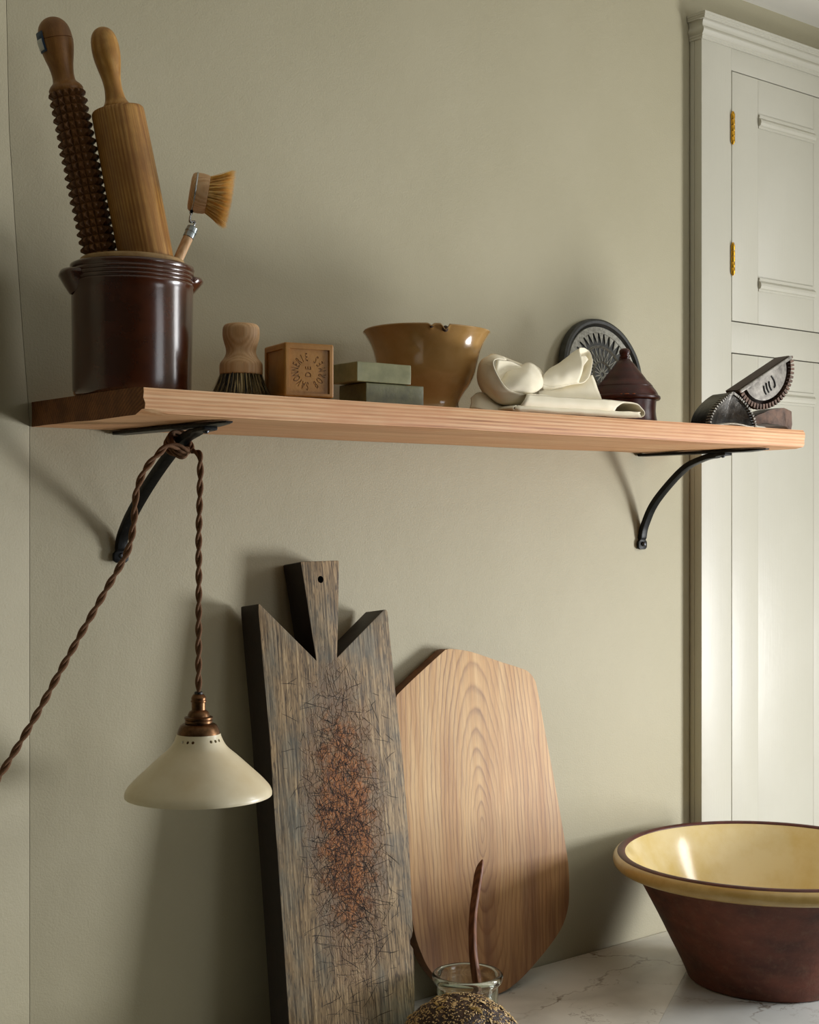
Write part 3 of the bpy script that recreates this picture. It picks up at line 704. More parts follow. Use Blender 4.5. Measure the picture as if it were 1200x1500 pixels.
# ================================================================== round carved mould
MD = .1035
rm = empty('carved_mould', (1.0880, -.031, SZ1 + .0015), 'round blackened mould carved with teeth and petals leaning on the wall', 'mould', rot=(R(-8.5), 0, 0))
Mr = Matrix.Translation((0, 0, MD)) @ Matrix.Rotation(R(90), 4, 'X')   # disc axis now along -Y
bm = bmesh.new()
lathe(bm, [(0, -.010), (.090, -.010), (.0985, -.009), (.1030, -.004), (.1035, .003), (.1015, .0095), (.0975, .0115), (.0930, .0105), (.0905, .0065), (.0885, .004), (0, .004)], 96, Mr, f=lambda r, z, a: (r * (1 + (.006 * noise.noise(Vector((math.cos(a) * 3, math.sin(a) * 3, 0))) if r > .09 else 0)), z))
obj('disc', bm, M_mould, rm, ang=30)
def flatpoly(bm, pts, y, h, M):                     # little raised facet: outline at height y, ridge up by h
    c = sum((Vector(p) for p in pts), Vector((0, 0))) / len(pts)
    vs = [bm.verts.new(M @ Vector((p[0], p[1], y))) for p in pts]; cc = bm.verts.new(M @ Vector((c.x, c.y, y + h)))
    for k in range(len(vs)): bm.faces.new((vs[k], vs[(k+1) % len(vs)], cc))
bm = bmesh.new(); NT_ = 34
lathe(bm, [(.0760, .0045), (.0765, .0072), (.0875, .0072), (.0883, .0045)], 102, Mr)
for k in range(NT_):
    a0, a1, a2 = [2 * PI * (k + q) / NT_ for q in (0, .5, 1)]
    pts = [(.0765 * math.cos(a0), .0765 * math.sin(a0)), (.0550 * math.cos(a0), .0550 * math.sin(a0)), (.0765 * math.cos(a0 + .07), .0765 * math.sin(a0 + .07)), ]
    e = 2 * PI / NT_
    pts = [(.0768 * math.cos(a0 - e * .40), .0768 * math.sin(a0 - e * .40)), (.0570 * math.cos(a0), .0570 * math.sin(a0)), (.0768 * math.cos(a0 + e * .40), .0768 * math.sin(a0 + e * .40))]
    flatpoly(bm, pts, .0062, .0007, Mr)
obj('carved_teeth', bm, M_mouldlt, rm, smooth=False, recalc=False)
bm = bmesh.new()
for r in (.0525, .0500, .0240, .0220): lathe(bm, [(r - .0010, .0041), (r, .0066), (r + .0010, .0041)], 80, Mr)
for k in range(26):
    a = 2 * PI * k / 26; e = 2 * PI / 26
    for s1 in (-1, 1):
        p0 = Vector((.0250 * math.cos(a), .0250 * math.sin(a), .0045)); p1 = Vector((.0490 * math.cos(a + s1 * e / 2), .0490 * math.sin(a + s1 * e / 2), .0045))
        tube(bm, [Mr @ p0, Mr @ p1], .0008, 4)
for k in range(14):
    a = 2 * PI * k / 14; e = 2 * PI / 14
    for s1 in (-1, 1): tube(bm, [Mr @ Vector((.004 * math.cos(a), .004 * math.sin(a), .0045)), Mr @ Vector((.0215 * math.cos(a + s1 * e / 2), .0215 * math.sin(a + s1 * e / 2), .0045))], .0008, 4)
obj('carved_petals', bm, M_mouldlt, rm, ang=20)

# ================================================================== red lidded jar
rj = empty('lidded_jar', (1.0345, -.122, SZ1 + .0005), 'oxblood turned wooden jar with pointed lid in front of the carved mould', 'jar')
bm = bmesh.new(); lathe(bm, [(0, 0)] + crom2([(.0560, 0), (.0575, .003), (.0565, .008), (.0545, .016), (.0530, .028), (.0535, .040), (.0540, .047)], 4) + [(.049, .047), (.047, .02), (0, .012)], 72); obj('body', bm, M_redturn, rj, ang=50)
lp = [(.0540, .0475), (.0595, .0480), (.0612, .0500), (.0612, .0530), (.0600, .0548), (.0575, .0560), (.0560, .0600), (.0525, .0655), (.0480, .0710), (.0478, .0725), (.0430, .0780), (.0375, .0830), (.0370, .0842), (.0300, .0935), (.0235, .1010), (.0175, .1090), (.0125, .1150), (.0105, .1165), (.0100, .1185), (.0078, .1195), (.0085, .1215), (.0092, .1235), (.0072, .1245), (.0078, .1265), (.0092, .1290), (.0095, .1320), (.0085, .1350), (.0062, .1370), (.003, .1380), (0, .1382)]
bm = bmesh.new(); lathe(bm, [(0, .0478)] + lp, 72); obj('lid', bm, M_redturn, rj, ang=28)
bm = bmesh.new()
for a, w in ((-2.35, .0045), (-2.15, .003), (-2.5, .002)):
    bmesh.ops.create_icosphere(bm, subdivisions=2, radius=1, matrix=Matrix.Translation((.0600 * math.cos(a), .0600 * math.sin(a), .0545)) @ Matrix.Rotation(a, 4, 'Z') @ Matrix.Diagonal((.0012, w, .0009, 1)))
obj('worn_spots', bm, plain('bare_orange_wood', '#a1552c', .6), rj)

# ================================================================== half-round toothed moulds
def half_mould(name, loc, rotm, rad, sag, depth, label, m_side, m_face, m_teeth, style):
    o = empty(name, (0, 0, 0), label, 'mould', group='half-round toothed moulds at the right end of the shelf'); o.matrix_world = Matrix.Translation(loc) @ rotm
    n = 26; arc = [(rad * math.cos(PI * k / n), sag * math.sin(PI * k / n)) for k in range(n + 1)]
    if style == 'cone': arc = [(math.copysign(rad * max(0, 1 - abs(z / sag) ** 2.05) ** .92, x), z) for x, z in arc]
    bm = bmesh.new(); arcb = [(x * .97, z * .98) for x, z in arc]
    A = [Vector((x, .004, z)) for x, z in arc]; B = [Vector((x, depth - .003, z)) for x, z in arcb]; Bc = [Vector((x * .95, depth, z * .95 + .001)) for x, z in arcb]
    Ai = [Vector((x * .88, .0035, z * .88 + sag * .02)) for x, z in arc]
    if style == 'cone': C_ = [Vector((x * .84, depth * .75, z * .84 + sag * .03)) for x, z in arc]; rows = [Bc, B, A, Ai, C_]
    else: C_ = [Vector((x * .86, depth * .45, z * .86 + sag * .03)) for x, z in arc]; rows = [Bc, B, A, Ai, C_]
    V = loft(bm, rows, closed=False)
    bm.faces.new(V[0]); bm.faces.new(V[-1][::-1])
    for r0_, r1_ in zip(V[:-1], V[1:]): bm.faces.new((r0_[0], r1_[0], r1_[-1], r0_[-1]))
    me = fin(bm, 'b', 35); link('block', me, m_side, o)
    bm = bmesh.new(); nt = 38 if style == 'cone' else 27; hh = .0020 if style == 'cone' else .0046                          # tooth ring along the front of the arc
    for k in range(nt):
        t = PI * (k + .5) / nt; dx, dz = rad * math.cos(t), sag * math.sin(t)
        if style == 'cone': dx = math.copysign(rad * max(0, 1 - abs(dz / sag) ** 2.05) ** .92, dx)
        tn = Vector((-math.sin(t), 0, math.cos(t))).normalized(); ou = Vector((math.cos(t), 0, math.sin(t)))
        c = Vector((dx, 0, dz)) - ou * hh * .6; w = PI * (rad + sag) / 2 / nt * .34
        q = [c + tn * w * a + ou * hh * b + Vector((0, y, 0)) for y in (-.0018, .009) for a, b in ((-1, -1), (1, -1), (.75, 1), (-.75, 1))]
        v = [bm.verts.new(p) for p in q]
        for f in ((0,1,2,3),(4,7,6,5),(0,4,5,1),(1,5,6,2),(2,6,7,3),(3,7,4,0)): bm.faces.new([v[i] for i in f])
    te = obj('teeth', bm, m_teeth, o, ang=20)
    if style == 'cone':                              # hollow shell-like front with a pale lip along its foot
        bm = bmesh.new(); rows = []
        for j in range(9):
            f = j / 8
            rows.append([Vector((x * .90 * (1 - f), .0032 + .016 * math.sin(f * PI / 2) - .004 * (1 - f) * 0, (z * .88 + sag * .03) * (1 - f) + .001)) for x, z in arc])
        V = loft(bm, rows, closed=False)
        for v in bm.verts: v.co.y += .0007 * noise.noise(v.co * 120)
        obj('hollow_face', bm, m_face, o, ang=60)
        bm = bmesh.new(); P_ = [Vector((rad * .88 * (1 - 2 * k / 16), -.0008, .0022 + .0036 * math.sin(PI * k / 16) ** 2)) for k in range(17)]
        tube(bm, P_, lambda t: .0018 + .0012 * math.sin(PI * t), 8); obj('foot_lip', bm, M_edge, o, ang=60)
    if style == 'face':
        bm = bmesh.new(); pts = [(x * .77, z * .77 + .001) for x, z in arc]
        prism(bm, pts, .0002, depth * .5); bev(bm, .0012); obj('inner_plate', bm, m_face, o)
        bm = bmesh.new(); box(bm, -rad * .985, rad * .985, -.002, .0012, .0002, .0062); bev(bm, .001); obj('edge_bar', bm, m_face, o)
        bm = bmesh.new()
        for x, z, l in ((.016, .027, .016), (.008, .026, .018), (.000, .026, .017)): tube(bm, crom([(x - .001, -.0004, z - l / 2), (x + .0012, -.0004, z), (x, -.0004, z + l / 2)], 4), .00135, 8)
        tube(bm, crom([(-.0110, -.0004, .012), (-.0140, -.0004, .022), (-.0125, -.0004, .031), (-.0085, -.0004, .033)], 5), .0013, 8)
        obj('scored_marks', bm, M_mouldbk, o)
    return o
I3 = Matrix.Identity(4)
half_mould('toothed_mould', Vector((1.1640, -.252, SZ1 + .0008)), Matrix.Rotation(R(-6), 4, 'Z'), .0560, .0605, .050, 'black half-round mould standing upright with hollow toothed face, leftmost of three', M_tin, M_tinface, M_toothdk, 'cone')
Mt = Matrix.Rotation(R(-4), 4, 'Z') @ Matrix.Rotation(R(-27), 4, 'Y') @ Matrix.Rotation(PI, 4, 'Y')
half_mould('toothed_mould', Vector((1.2545, -.252, 1.9395)), Mt, .0755, .0600, .036, 'tilted half-round mould with grey scored face, resting on the other two', M_brownflat, M_tinlt, M_rust, 'face')
# third one: rough brown block under the tilted one
o3 = empty('toothed_mould', (1.2750, -.236, SZ1 + .0008), 'rusty brown arched mould half hidden beneath the tilted one', 'mould', rz=R(-8), group='half-round toothed moulds at the right end of the shelf')
bm = bmesh.new(); pts = [(-.052, 0), (-.050, .004)] + [(-.044 * math.cos(PI * k / 12) - .003, .003 + .0085 * math.sin(PI * k / 12)) for k in range(13)] + [(.048, 0), (.050, .012), (.049, .034), (.030, .0405), (0, .0360), (-.030, .026), (-.052, .016)]
prism(bm, pts, -.016, .030)
bmesh.ops.triangulate(bm, faces=[f for f in bm.faces if len(f.verts) > 4]); bmesh.ops.subdivide_edges(bm, edges=bm.edges, cuts=2)
for v in bm.verts:
    if v.co.z > .002: v.co += Vector((noise.noise(v.co * 90), noise.noise(v.co * 90 + Vector((4, 0, 0))), noise.noise(v.co * 70))) * .0016
obj('block', bm, M_rust, o3, ang=60)

# ================================================================== linen cloth
def Pt(l): return [at(px, py, Y) for px, py, Y in l]
bm = bmesh.new()
def sheet(rows, nu=5, nv=5, crinkle=.0006):
    g = grid_surface([Pt(r) for r in rows], nu, nv)
    V = [[bm.verts.new(p + Vector((noise.noise(p * 55), noise.noise(p * 55 + Vector((7, 0, 0))), noise.noise(p * 50 + Vector((0, 7, 0))))) * crinkle * 2) for p in r] for r in g]
    for A, B in zip(V[:-1], V[1:]):
        for k in range(len(A) - 1): bm.faces.new((A[k], A[k+1], B[k+1], B[k]))
def extr(front, dy, dz=0, n=4, taper=0):            # rows from a front path pushed back along Y at fixed X
    F = Pt(front); rows = []
    for j in range(n):
        t = j / (n - 1); rows.append([p + Vector((taper * t, dy * t, dz * t)) for p in F])
    return rows
def sheet3(rows, nu=5, nv=4, crinkle=.0006):
    g = grid_surface(rows, nu, nv)
    V = [[bm.verts.new(p + Vector((noise.noise(p * 55), noise.noise(p * 55 + Vector((7, 0, 0))), noise.noise(p * 50 + Vector((0, 7, 0))))) * crinkle * 2) for p in r] for r in g]
    for A, B in zip(V[:-1], V[1:]):
        for k in range(len(A) - 1): bm.faces.new((A[k], A[k+1], B[k+1], B[k]))
Yf = -.286
# long folded strip: under layer, bend at the right end, upper layer, then the big hanging loop on the left
sheet3(extr([(757, 601, Yf), (800, 603.5, Yf), (850, 606, Yf), (900, 609, Yf), (930, 611, Yf), (942, 610.5, Yf), (945, 605, Yf), (940, 598, Yf), (932, 591, Yf), (910, 588, Yf), (870, 585, Yf), (820, 582, Yf), (785, 578, Yf), (772, 578, Yf)], .090, 0, 4), 5, 4)
sheet3(extr([(757, 594, Yf - .001), (775, 596, Yf - .001), (800, 597, Yf - .001), (860, 600, Yf - .001), (915, 603, Yf - .001), (938, 604, Yf - .001)], .085, 0, 4), 5, 4)
sheet3(extr([(757, 594, Yf - .001), (752, 597.5, Yf - .001), (756, 601, Yf - .001), (762, 601.5, Yf)], .085, 0, 4), 4, 3)
sheet([[(772, 578, Yf), (800, 580.5, Yf), (850, 583.5, Yf), (890, 586, Yf), (916, 588.6, Yf)], [(768, 587, Yf - .0035), (800, 589, Yf - .004), (850, 592, Yf - .004), (885, 594.5, Yf - .0035), (904, 596, Yf - .002)], [(763, 594.5, Yf), (800, 597, Yf), (850, 599.5, Yf), (885, 601.3, Yf), (900, 602.3, Yf)]], 5, 5)
sheet([[(757, 594, Yf), (800, 597, Yf), (860, 600, Yf), (915, 603, Yf), (936, 604, Yf)], [(755, 598, Yf - .002), (800, 601, Yf - .003), (860, 604, Yf - .003), (915, 607, Yf - .002), (937, 607, Yf)], [(757, 603, Yf), (800, 606, Yf), (860, 609, Yf), (915, 612, Yf), (940, 612, Yf)]], 5, 4)
lp_f = [(786, 577, -.280), (770, 578, -.280), (755, 575, -.279), (742, 567, -.277), (733, 556, -.274), (727, 543, -.271), (724, 531, -.270), (729, 525, -.268), (742, 527, -.262)]
lp_b = [(766, 590, -.262), (750, 596, -.240), (733, 594, -.228), (716, 585, -.222), (704, 569, -.220), (699, 549, -.220), (704, 531, -.222), (716, 523, -.226), (735, 524, -.235)]
md = [tuple((a + b) / 2 + c for a, b, c in zip(p, q, w)) for p, q, w in zip(lp_f, lp_b, [(0, 4, -.006), (-3, 5, -.007), (-5, 5, -.007), (-6, 3, -.007), (-6, 0, -.006), (-5, -2, -.005), (-3, -4, -.003), (0, -4, 0), (0, -2, 0)])]
sheet([lp_f, md, lp_b], 5, 7, .0007)
sheet([[(729, 526, -.267), (745, 529, -.262), (762, 536, -.256), (775, 546, -.25)], [(727, 545, -.262), (743, 545, -.256), (760, 548, -.252), (775, 555, -.248)], [(735, 565, -.262), (750, 563, -.256), (765, 562, -.252), (778, 566, -.25)]], 5, 5)
sheet([[(704, 531, -.222), (722, 519, -.205), (748, 527, -.19), (775, 538, -.18)], [(727, 525, -.262), (742, 526, -.24), (760, 534, -.22), (785, 545, -.20)]], 5, 5)
# soft puff in the middle
sheet([[(733, 556, -.258), (742, 545, -.252), (758, 537, -.246), (775, 532, -.244), (788, 538, -.242), (797, 551, -.242)],
       [(736, 562, -.270), (748, 553, -.272), (763, 548, -.275), (778, 546, -.275), (789, 550, -.268), (797, 555, -.256)],
       [(745, 571, -.276), (757, 566, -.281), (769, 563, -.284), (780, 562, -.283), (789, 562, -.275), (795, 561, -.262)],
       [(757, 577, -.276), (768, 577, -.279), (778, 577, -.281), (785, 575, -.279), (790, 571, -.272), (794, 566, -.262)]], 5, 6, .0008)
sheet([[(775, 532, -.244), (788, 538, -.240), (797, 551, -.240)], [(775, 540, -.20), (790, 546, -.19), (805, 558, -.18)]], 4, 4)
# rolled upper fold with its open end up at the right
rings = [[(793, 563, -.262), (797, 549, -.258), (806, 541, -.240), (812, 552, -.225), (806, 566, -.240), (797, 572, -.258)],
         [(806, 566, -.264), (812, 547, -.262), (822, 530, -.235), (832, 541, -.210), (826, 560, -.235), (815, 570, -.256)],
         [(825, 564, -.266), (832, 545, -.266), (841, 516, -.235), (851, 530, -.200), (846, 552, -.230), (836, 563, -.256)],
         [(848, 561, -.266), (855, 536, -.268), (849, 511, -.238), (862, 513, -.196), (868, 527, -.222), (863, 553, -.252)]]
def ringsheet(rs_, crinkle=.0006):
    gr = []
    for r in rs_:
        p = Pt(r); q = crom([p[-1]] + p + [p[0], p[1]], 5)[5:-5]; gr.append(q[:len(p) * 5 + 1])
    n = len(gr[0]); cols = [crom([g[k] for g in gr], 6) for k in range(n)]
    V = [[bm.verts.new(cols[k][j] + Vector((0, noise.noise(cols[k][j] * 60), noise.noise(cols[k][j] * 60 + Vector((5, 0, 0))))) * crinkle * 2) for k in range(n)] for j in range(len(cols[0]))]
    for A, B in zip(V[:-1], V[1:]):
        for k in range(n - 1): bm.faces.new((A[k], A[k+1], B[k+1], B[k]))
ringsheet(rings)
sheet([[(838, 533, -.232), (848, 524, -.226), (857, 521, -.222), (862, 527, -.224)], [(812, 551, -.24), (828, 541, -.235), (842, 536, -.23), (854, 538, -.232)]], 5, 4)   # inner fold seen in the open end
# wedge-shaped flap between roll and strip
sheet([[(788, 574, -.262), (800, 570, -.255), (825, 564, -.248), (850, 556, -.243), (868, 549, -.240)],
       [(788, 578, -.272), (805, 576, -.268), (830, 572, -.264), (855, 568, -.260), (874, 565, -.256)],
       [(786, 582, -.280), (808, 583, -.278), (835, 584, -.276), (860, 585, -.272), (881, 585, -.268)]], 5, 5)
sheet([[(868, 549, -.240), (874, 565, -.256), (881, 585, -.268)], [(868, 556, -.205), (874, 572, -.205), (878, 588, -.205)]], 4, 4)
sheet([[(788, 574, -.262), (825, 564, -.248), (868, 549, -.240)], [(798, 580, -.22), (835, 575, -.21), (868, 556, -.205)]], 4, 4)
# shaded tucked loops beside the bowl
sheet([[(690, 583, -.222), (700, 576, -.226), (712, 577, -.230), (726, 588, -.236), (742, 596, -.246)], [(690, 590, -.226), (700, 586, -.236), (712, 588, -.242), (726, 594, -.248), (742, 598, -.255)], [(688, 597, -.230), (700, 598, -.244), (714, 600, -.252), (728, 601, -.256), (744, 601, -.262)]], 4, 4)
cp_ = baked(fin(bm, 'c', 80, recalc=False), [('SOLIDIFY', dict(thickness=.0013, offset=0))])
for v in cp_.vertices:
    if v.co.z < SZ1 + .0004: v.co.z = SZ1 + .0004
for p in cp_.polygons: p.use_smooth = True
tag(link('linen_cloth', cp_, M_linen), 'crumpled cream linen cloth folded on the shelf beside the tan bowl', 'cloth')

# ================================================================== pendant lamp and twisted cord
LP = Vector((.1511, -.18, 1.3225))
pl = empty('pendant_lamp', LP, 'cream cone shade lamp hanging on twisted brown cord knotted round the left bracket', 'lamp')
K = .000889
sp_ = [(32, 91), (33, 87), (36.5, 79), (41, 72), (47, 66), (56, 58.5), (66, 49.5), (79, 37.5), (91, 26.5), (100.5, 16.5), (104.8, 11), (107.2, 5), (107.3, .8)]
prof = crom2([(r * K, z * K) for r, z in sp_], 3)
bm = bmesh.new(); outer = prof; inner = [(r - .0016, z + (-.0008 if i < len(prof) - 3 else .0002)) for i, (r, z) in enumerate(prof)][::-1]
lathe(bm, outer + inner, 120, closed=True); me = fin(bm, 's', 50)
hb = bmesh.new(); LOCV = math.atan2(-FW.y, -FW.x)
for q in range(5):
    for d in (-.235, 0, .235):
        a = LOCV - .33 + d + q * 2 * PI / 5; c = Vector((.034 * math.cos(a), .034 * math.sin(a), .0750))
        lathe(hb, [(0, -.02), (.0021, -.02), (.0021, .02), (0, .02)], 12, axis_matrix(c, (math.cos(a), math.sin(a), .45)))
me = cut(me, hb)
for p in me.polygons: p.use_smooth = True
me.set_sharp_from_angle(angle=R(40)); link('shade', me, M_shade, pl)
def br(name, prof, seg=64, m=M_brassold, parent=pl, smooth=True, n=3):
    bm = bmesh.new(); P_ = [(r * K, z * K) for r, z in prof]; lathe(bm, P_, seg); return obj(name, bm, m, parent, ang=30)
br('gallery', [(0, 84), (30, 84), (31.3, 87), (31.5, 90), (30.5, 95), (28.5, 100), (26.3, 103.5), (23.5, 105.5), (20, 106), (0, 106)])
br('shade_ring', [(0, 106), (19.5, 106), (20.3, 107), (20.3, 110), (19.6, 111), (21, 112.4), (21, 115), (19.4, 116), (16.5, 116.5), (0, 117)])
br('lampholder_body', [(0, 116), (16.4, 116.4), (15.8, 119.5), (13.6, 123.5), (11, 125.3), (10.4, 126), (10.4, 136.5), (11.7, 137.6), (11.7, 139.2), (10.8, 140), (11, 143.5), (9.2, 147), (7.6, 148.6), (0, 149)])
br('cord_grip', [(0, 148), (6, 148), (6.2, 151.5), (5, 152.5), (0, 152.7)], 32, M_black)
br('socket_skirt', [(0, 83), (18, 84), (18, 70), (16.5, 70), (16.5, 80), (0, 80)])
bm = bmesh.new(); lathe(bm, [(.0, .071), (.012, .071), (.0125, .058), (.018, .046), (.023, .032), (.022, .020), (.015, .011), (.006, .0075), (0, .007)], 40); obj('bulb', bm, M_bulb, pl)
# cord path: down to the lamp, round the bracket arm, out to the left wall
KN = Vector((.130, -.166, 1.7795)); ARM = Vector((0, -.06, .038)).normalized(); U1 = Vector((1, 0, 0)); U2 = ARM.cross(U1)
def wrap(t, r=.0155): a = 2 * PI * t; return KN + ARM * (.007 * (t - 1.3)) * .9 + (U1 * math.cos(a) + U2 * math.sin(a)) * r
path = [Vector((LP.x, LP.y, LP.z + .1345)), Vector((.1512, -.18, 1.52)), Vector((.1512, -.1805, 1.60)), Vector((.1508, -.181, 1.66)), Vector((.1512, -.183, 1.715)), Vector((.1500, -.186, 1.750)), Vector((.1475, -.186, 1.768))]
path += [wrap(t) for t in [k / 10 for k in range(0, 29)]]
path += [Vector((.104, -.186, 1.7765)), Vector((.085, -.188, 1.763)), Vector((.068, -.188, 1.744)), Vector((.056, -.188, 1.716)), Vector((.0525, -.187, 1.675)), Vector((.043, -.187, 1.640)), Vector((.0130, -.184, 1.590)), Vector((-.0328, -.182, 1.5163)), Vector((-.078, -.181, 1.442)), Vector((-.121, -.181, 1.379)), Vector((-.20, -.20, 1.28)), Vector((-.33, -.21, 1.13)), Vector((-.44, -.222, 1.03)), Vector((-.52, -.20, .98)), Vector((-.58, -.172, .93))]
path = crom([p - LP for p in path], 10)
res = [path[0]]; acc = 0
for a, b in zip(path[:-1], path[1:]):
    res.append(b)
# resample evenly
tot = [0]
for a, b in zip(path[:-1], path[1:]): tot.append(tot[-1] + (b - a).length)
stepn = int(tot[-1] / .0021); ev = []; j = 0
for i in range(stepn + 1):
    d = tot[-1] * i / stepn
    while j < len(tot) - 2 and tot[j+1] < d: j += 1
    f = (d - tot[j]) / max(1e-9, tot[j+1] - tot[j]); ev.append(path[j].lerp(path[j+1], f))
fr = frames(ev); dl = tot[-1] / stepn
for s_ in (0, 1):
    P_ = [p + (fr[i][1] * math.cos(2*PI*i*dl/.046 + PI*s_) + fr[i][2] * math.sin(2*PI*i*dl/.046 + PI*s_)) * .00225 for i, p in enumerate(ev)]
    bm = bmesh.new(); tube(bm, P_, .0024, 8); obj('cord_strand', bm, M_cord, pl, ang=80)

# ================================================================== chopping boards leaning on the wall
# dark board: local x along the wall, z up the slope, y through the thickness
th = .047
lean = math.atan(.13)
d1 = empty('dark_chopping_board', (.445, -.1427 + th / 2 / math.cos(lean), .9012), 'dark weathered chopping board with notched top handle and hacked centre, left of the pale board', 'chopping board', rot=(-lean, 0, 0))
out = [(-.1195, .0), (.1055, .0), (.1066, .035), (.1115, .085), (.1140, .120), (.1138, .1300), (.1090, .1370), (.1092, .1430), (.1130, .1480), (.1158, .156), (.1185, .205), (.1200, .236), (.1225, .300), (.1237, .347), (.1232, .42), (.1205, .47), (.1195, .514), (.1185, .56), (.1172, .609), (.1168, .640), (.1145, .6435), (.1100, .6438), (.0132, .5755), (.0220, .644), (.0275, .69), (.0306, .7205), (.0290, .7217), (-.0385, .7212), (-.0399, .7200), (-.0350, .675), (-.0300, .62), (-.0250, .5735), (-.118, .6615), (-.1200, .6605), (-.1208, .65), (-.119, .55), (-.1171, .474), (-.1180, .35), (-.1180, .262), (-.1184, .15), (-.1190, .074)]
bm = bmesh.new(); prism(bm, out, -th / 2, th / 2); bev(bm, .0014, 2); me = fin(bm, 'd', 30)
hb = bmesh.new(); lathe(hb, [(0, -.05), (.0058, -.05), (.0052, .05), (0, .05)], 24, Matrix.Translation((-.0062, 0, .6937)) @ Matrix.Rotation(R(90), 4, 'X')); me = cut(me, hb)
for p in me.polygons: p.use_smooth = True
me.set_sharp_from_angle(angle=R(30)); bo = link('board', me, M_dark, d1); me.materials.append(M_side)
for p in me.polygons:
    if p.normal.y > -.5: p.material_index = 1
bm = bmesh.new(); random.seed(5)
def cutline(x, z, a, l, w):
    n = 5; dx, dz = math.cos(a), math.sin(a); bend = random.uniform(-.06, .06) * l; pts = []
    for k in range(n + 1):
        t = k / n * 2 - 1; pts.append((x + dx * t * l / 2 - dz * bend * (1 - t * t) + random.gauss(0, .00025), z + dz * t * l / 2 + dx * bend * (1 - t * t) + random.gauss(0, .00025), w * (1 - t * t) ** .5 + .00004))
    for p, q in zip(pts[:-1], pts[1:]):
        y = -th / 2 - .00012
        v = [bm.verts.new((p[0] - dz * p[2], y, p[1] + dx * p[2])), bm.verts.new((p[0] + dz * p[2], y, p[1] - dx * p[2])), bm.verts.new((q[0] + dz * q[2], y, q[1] - dx * q[2])), bm.verts.new((q[0] - dz * q[2], y, q[1] + dx * q[2]))]
        bm.faces.new(v)
for i in range(1150):
    z = random.gauss(.30, .125); x = random.gauss(.004, .036)
    if not (.02 < z < .56): continue
    a = random.choice((random.gauss(.45, .35), random.gauss(-.5, .35), random.gauss(1.35, .4), random.gauss(-.15, .3), random.gauss(-1.2, .3)))
    l = min(random.expovariate(1 / .016) + .006, .062)
    if abs(x) + l / 2 * abs(math.cos(a)) > .114: continue
    cutline(x, z, a, l, random.uniform(.00012, .00042))
for i in range(26): cutline(random.uniform(-.1, .1), random.uniform(.05, .55), random.gauss(0, .35), random.uniform(.015, .03), .00035)
kc = obj('knife_cuts', bm, M_cut, d1, smooth=False, recalc=False); kc['kind'] = 'stuff'

th2 = .021; lean2 = math.atan(.08)
d2 = empty('pale_chopping_board', (.790, -.0703 + th2 / 2, .9012), 'pale oval-ended wooden chopping board with arched grain, leaning right of the dark one', 'chopping board', rot=(-lean2, 0, 0))
ctl = [(-.1853, .5040), (-.1500, .5270), (-.087, .5650), (-.0780, .5690), (-.0660, .5695), (-.0246, .5625), (.0357, .5434), (.090, .5270), (.1060, .5195), (.1160, .5090), (.123, .4920), (.1378, .4081), (.1551, .3127), (.1715, .2100), (.1745, .1750), (.1734, .1470), (.1690, .1150), (.1534, .0850), (.1234, .0590), (.0756, .0291), (.038, .0105), (.0031, .0015), (-.0495, .0020), (-.095, .0200), (-.1250, .0430), (-.1500, .0720), (-.1640, .1000), (-.1740, .1300), (-.1802, .1773), (-.1823, .2306), (-.1860, .33), (-.1885, .43), (-.1890, .492), (-.1880, .4995)]
ctl3 = crom([(x, z, 0) for x, z in ctl + [ctl[0]]], 3)[:-1]
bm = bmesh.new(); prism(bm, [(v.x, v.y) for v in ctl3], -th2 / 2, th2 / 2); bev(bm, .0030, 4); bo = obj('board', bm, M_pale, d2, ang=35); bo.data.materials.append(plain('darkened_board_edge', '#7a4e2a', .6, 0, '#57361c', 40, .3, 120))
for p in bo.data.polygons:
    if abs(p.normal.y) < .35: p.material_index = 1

# ================================================================== glass jar and wooden spatula
JC = Vector((.6108, -.1904, .9006))
gj = empty('glass_jar', JC, 'clear thick-rimmed glass jar behind the seeded loaf', 'jar')
bm = bmesh.new(); op = [(.0, 0), (.040, 0), (.0445, .002), (.0465, .007), (.0462, .03), (.0458, .060), (.0460, .080), (.0475, .0850), (.0515, .0895), (.0532, .0945), (.0530, .0990), (.0505, .1018), (.0470, .1012), (.0445, .0975), (.0425, .088), (.0420, .060), (.0424, .02), (.0405, .0085), (.034, .006), (0, .0055)]
lathe(bm, op[:1] + crom2(op[1:-1], 3) + op[-1:], 96); obj('glass', bm, M_glass, gj, ang=60)
tag_sp = empty('wooden_spatula', JC + Vector((0, 0, .007)), 'brown wooden spatula standing in the glass jar against the pale board', 'spatula')
ctr = [(700, 1462, -.182, 7, 4.5), (700, 1445, -.180, 7, 4.2), (697, 1425, -.176, 7.5, 4.2), (693, 1390, -.170, 6.5, 4), (693, 1345, -.164, 6.5, 3.6), (697, 1310, -.157, 7, 3.4), (701, 1282, -.152, 7.5, 3.2), (704, 1268, -.150, 5.5, 2.6), (707, 1259, -.149, 1.2, 1.)]
bm = bmesh.new(); base = JC + Vector((0, 0, .007)); P_ = []; 
blade = [Vector((.612, -.190, .9095)), Vector((.614, -.1895, .93))]
cc = [at(c[0], c[1], c[2]) for c in ctr]; ccs = crom([blade[0], blade[1]] + cc, 5)
wd = crom([(20, 2.2, 0), (19, 2.4, 0)] + [(c[3], c[4], 0) for c in ctr], 5)
ax_w = (RT * .72 - FW * .69).normalized(); ax_t = Vector((0, 0, 1)).cross(ax_w)
rings = []
for p, w in zip(ccs, wd):
    a, b = w.x * .00088 * 1.05, w.y * .00095
    q = [p - base + ax_w * a * i + ax_t * b * j for i, j in ((-1, -.55), (-.9, -1), (.9, -1), (1, -.55), (1, .55), (.9, 1), (-.9, 1), (-1, .55))]
    rings.append(q)
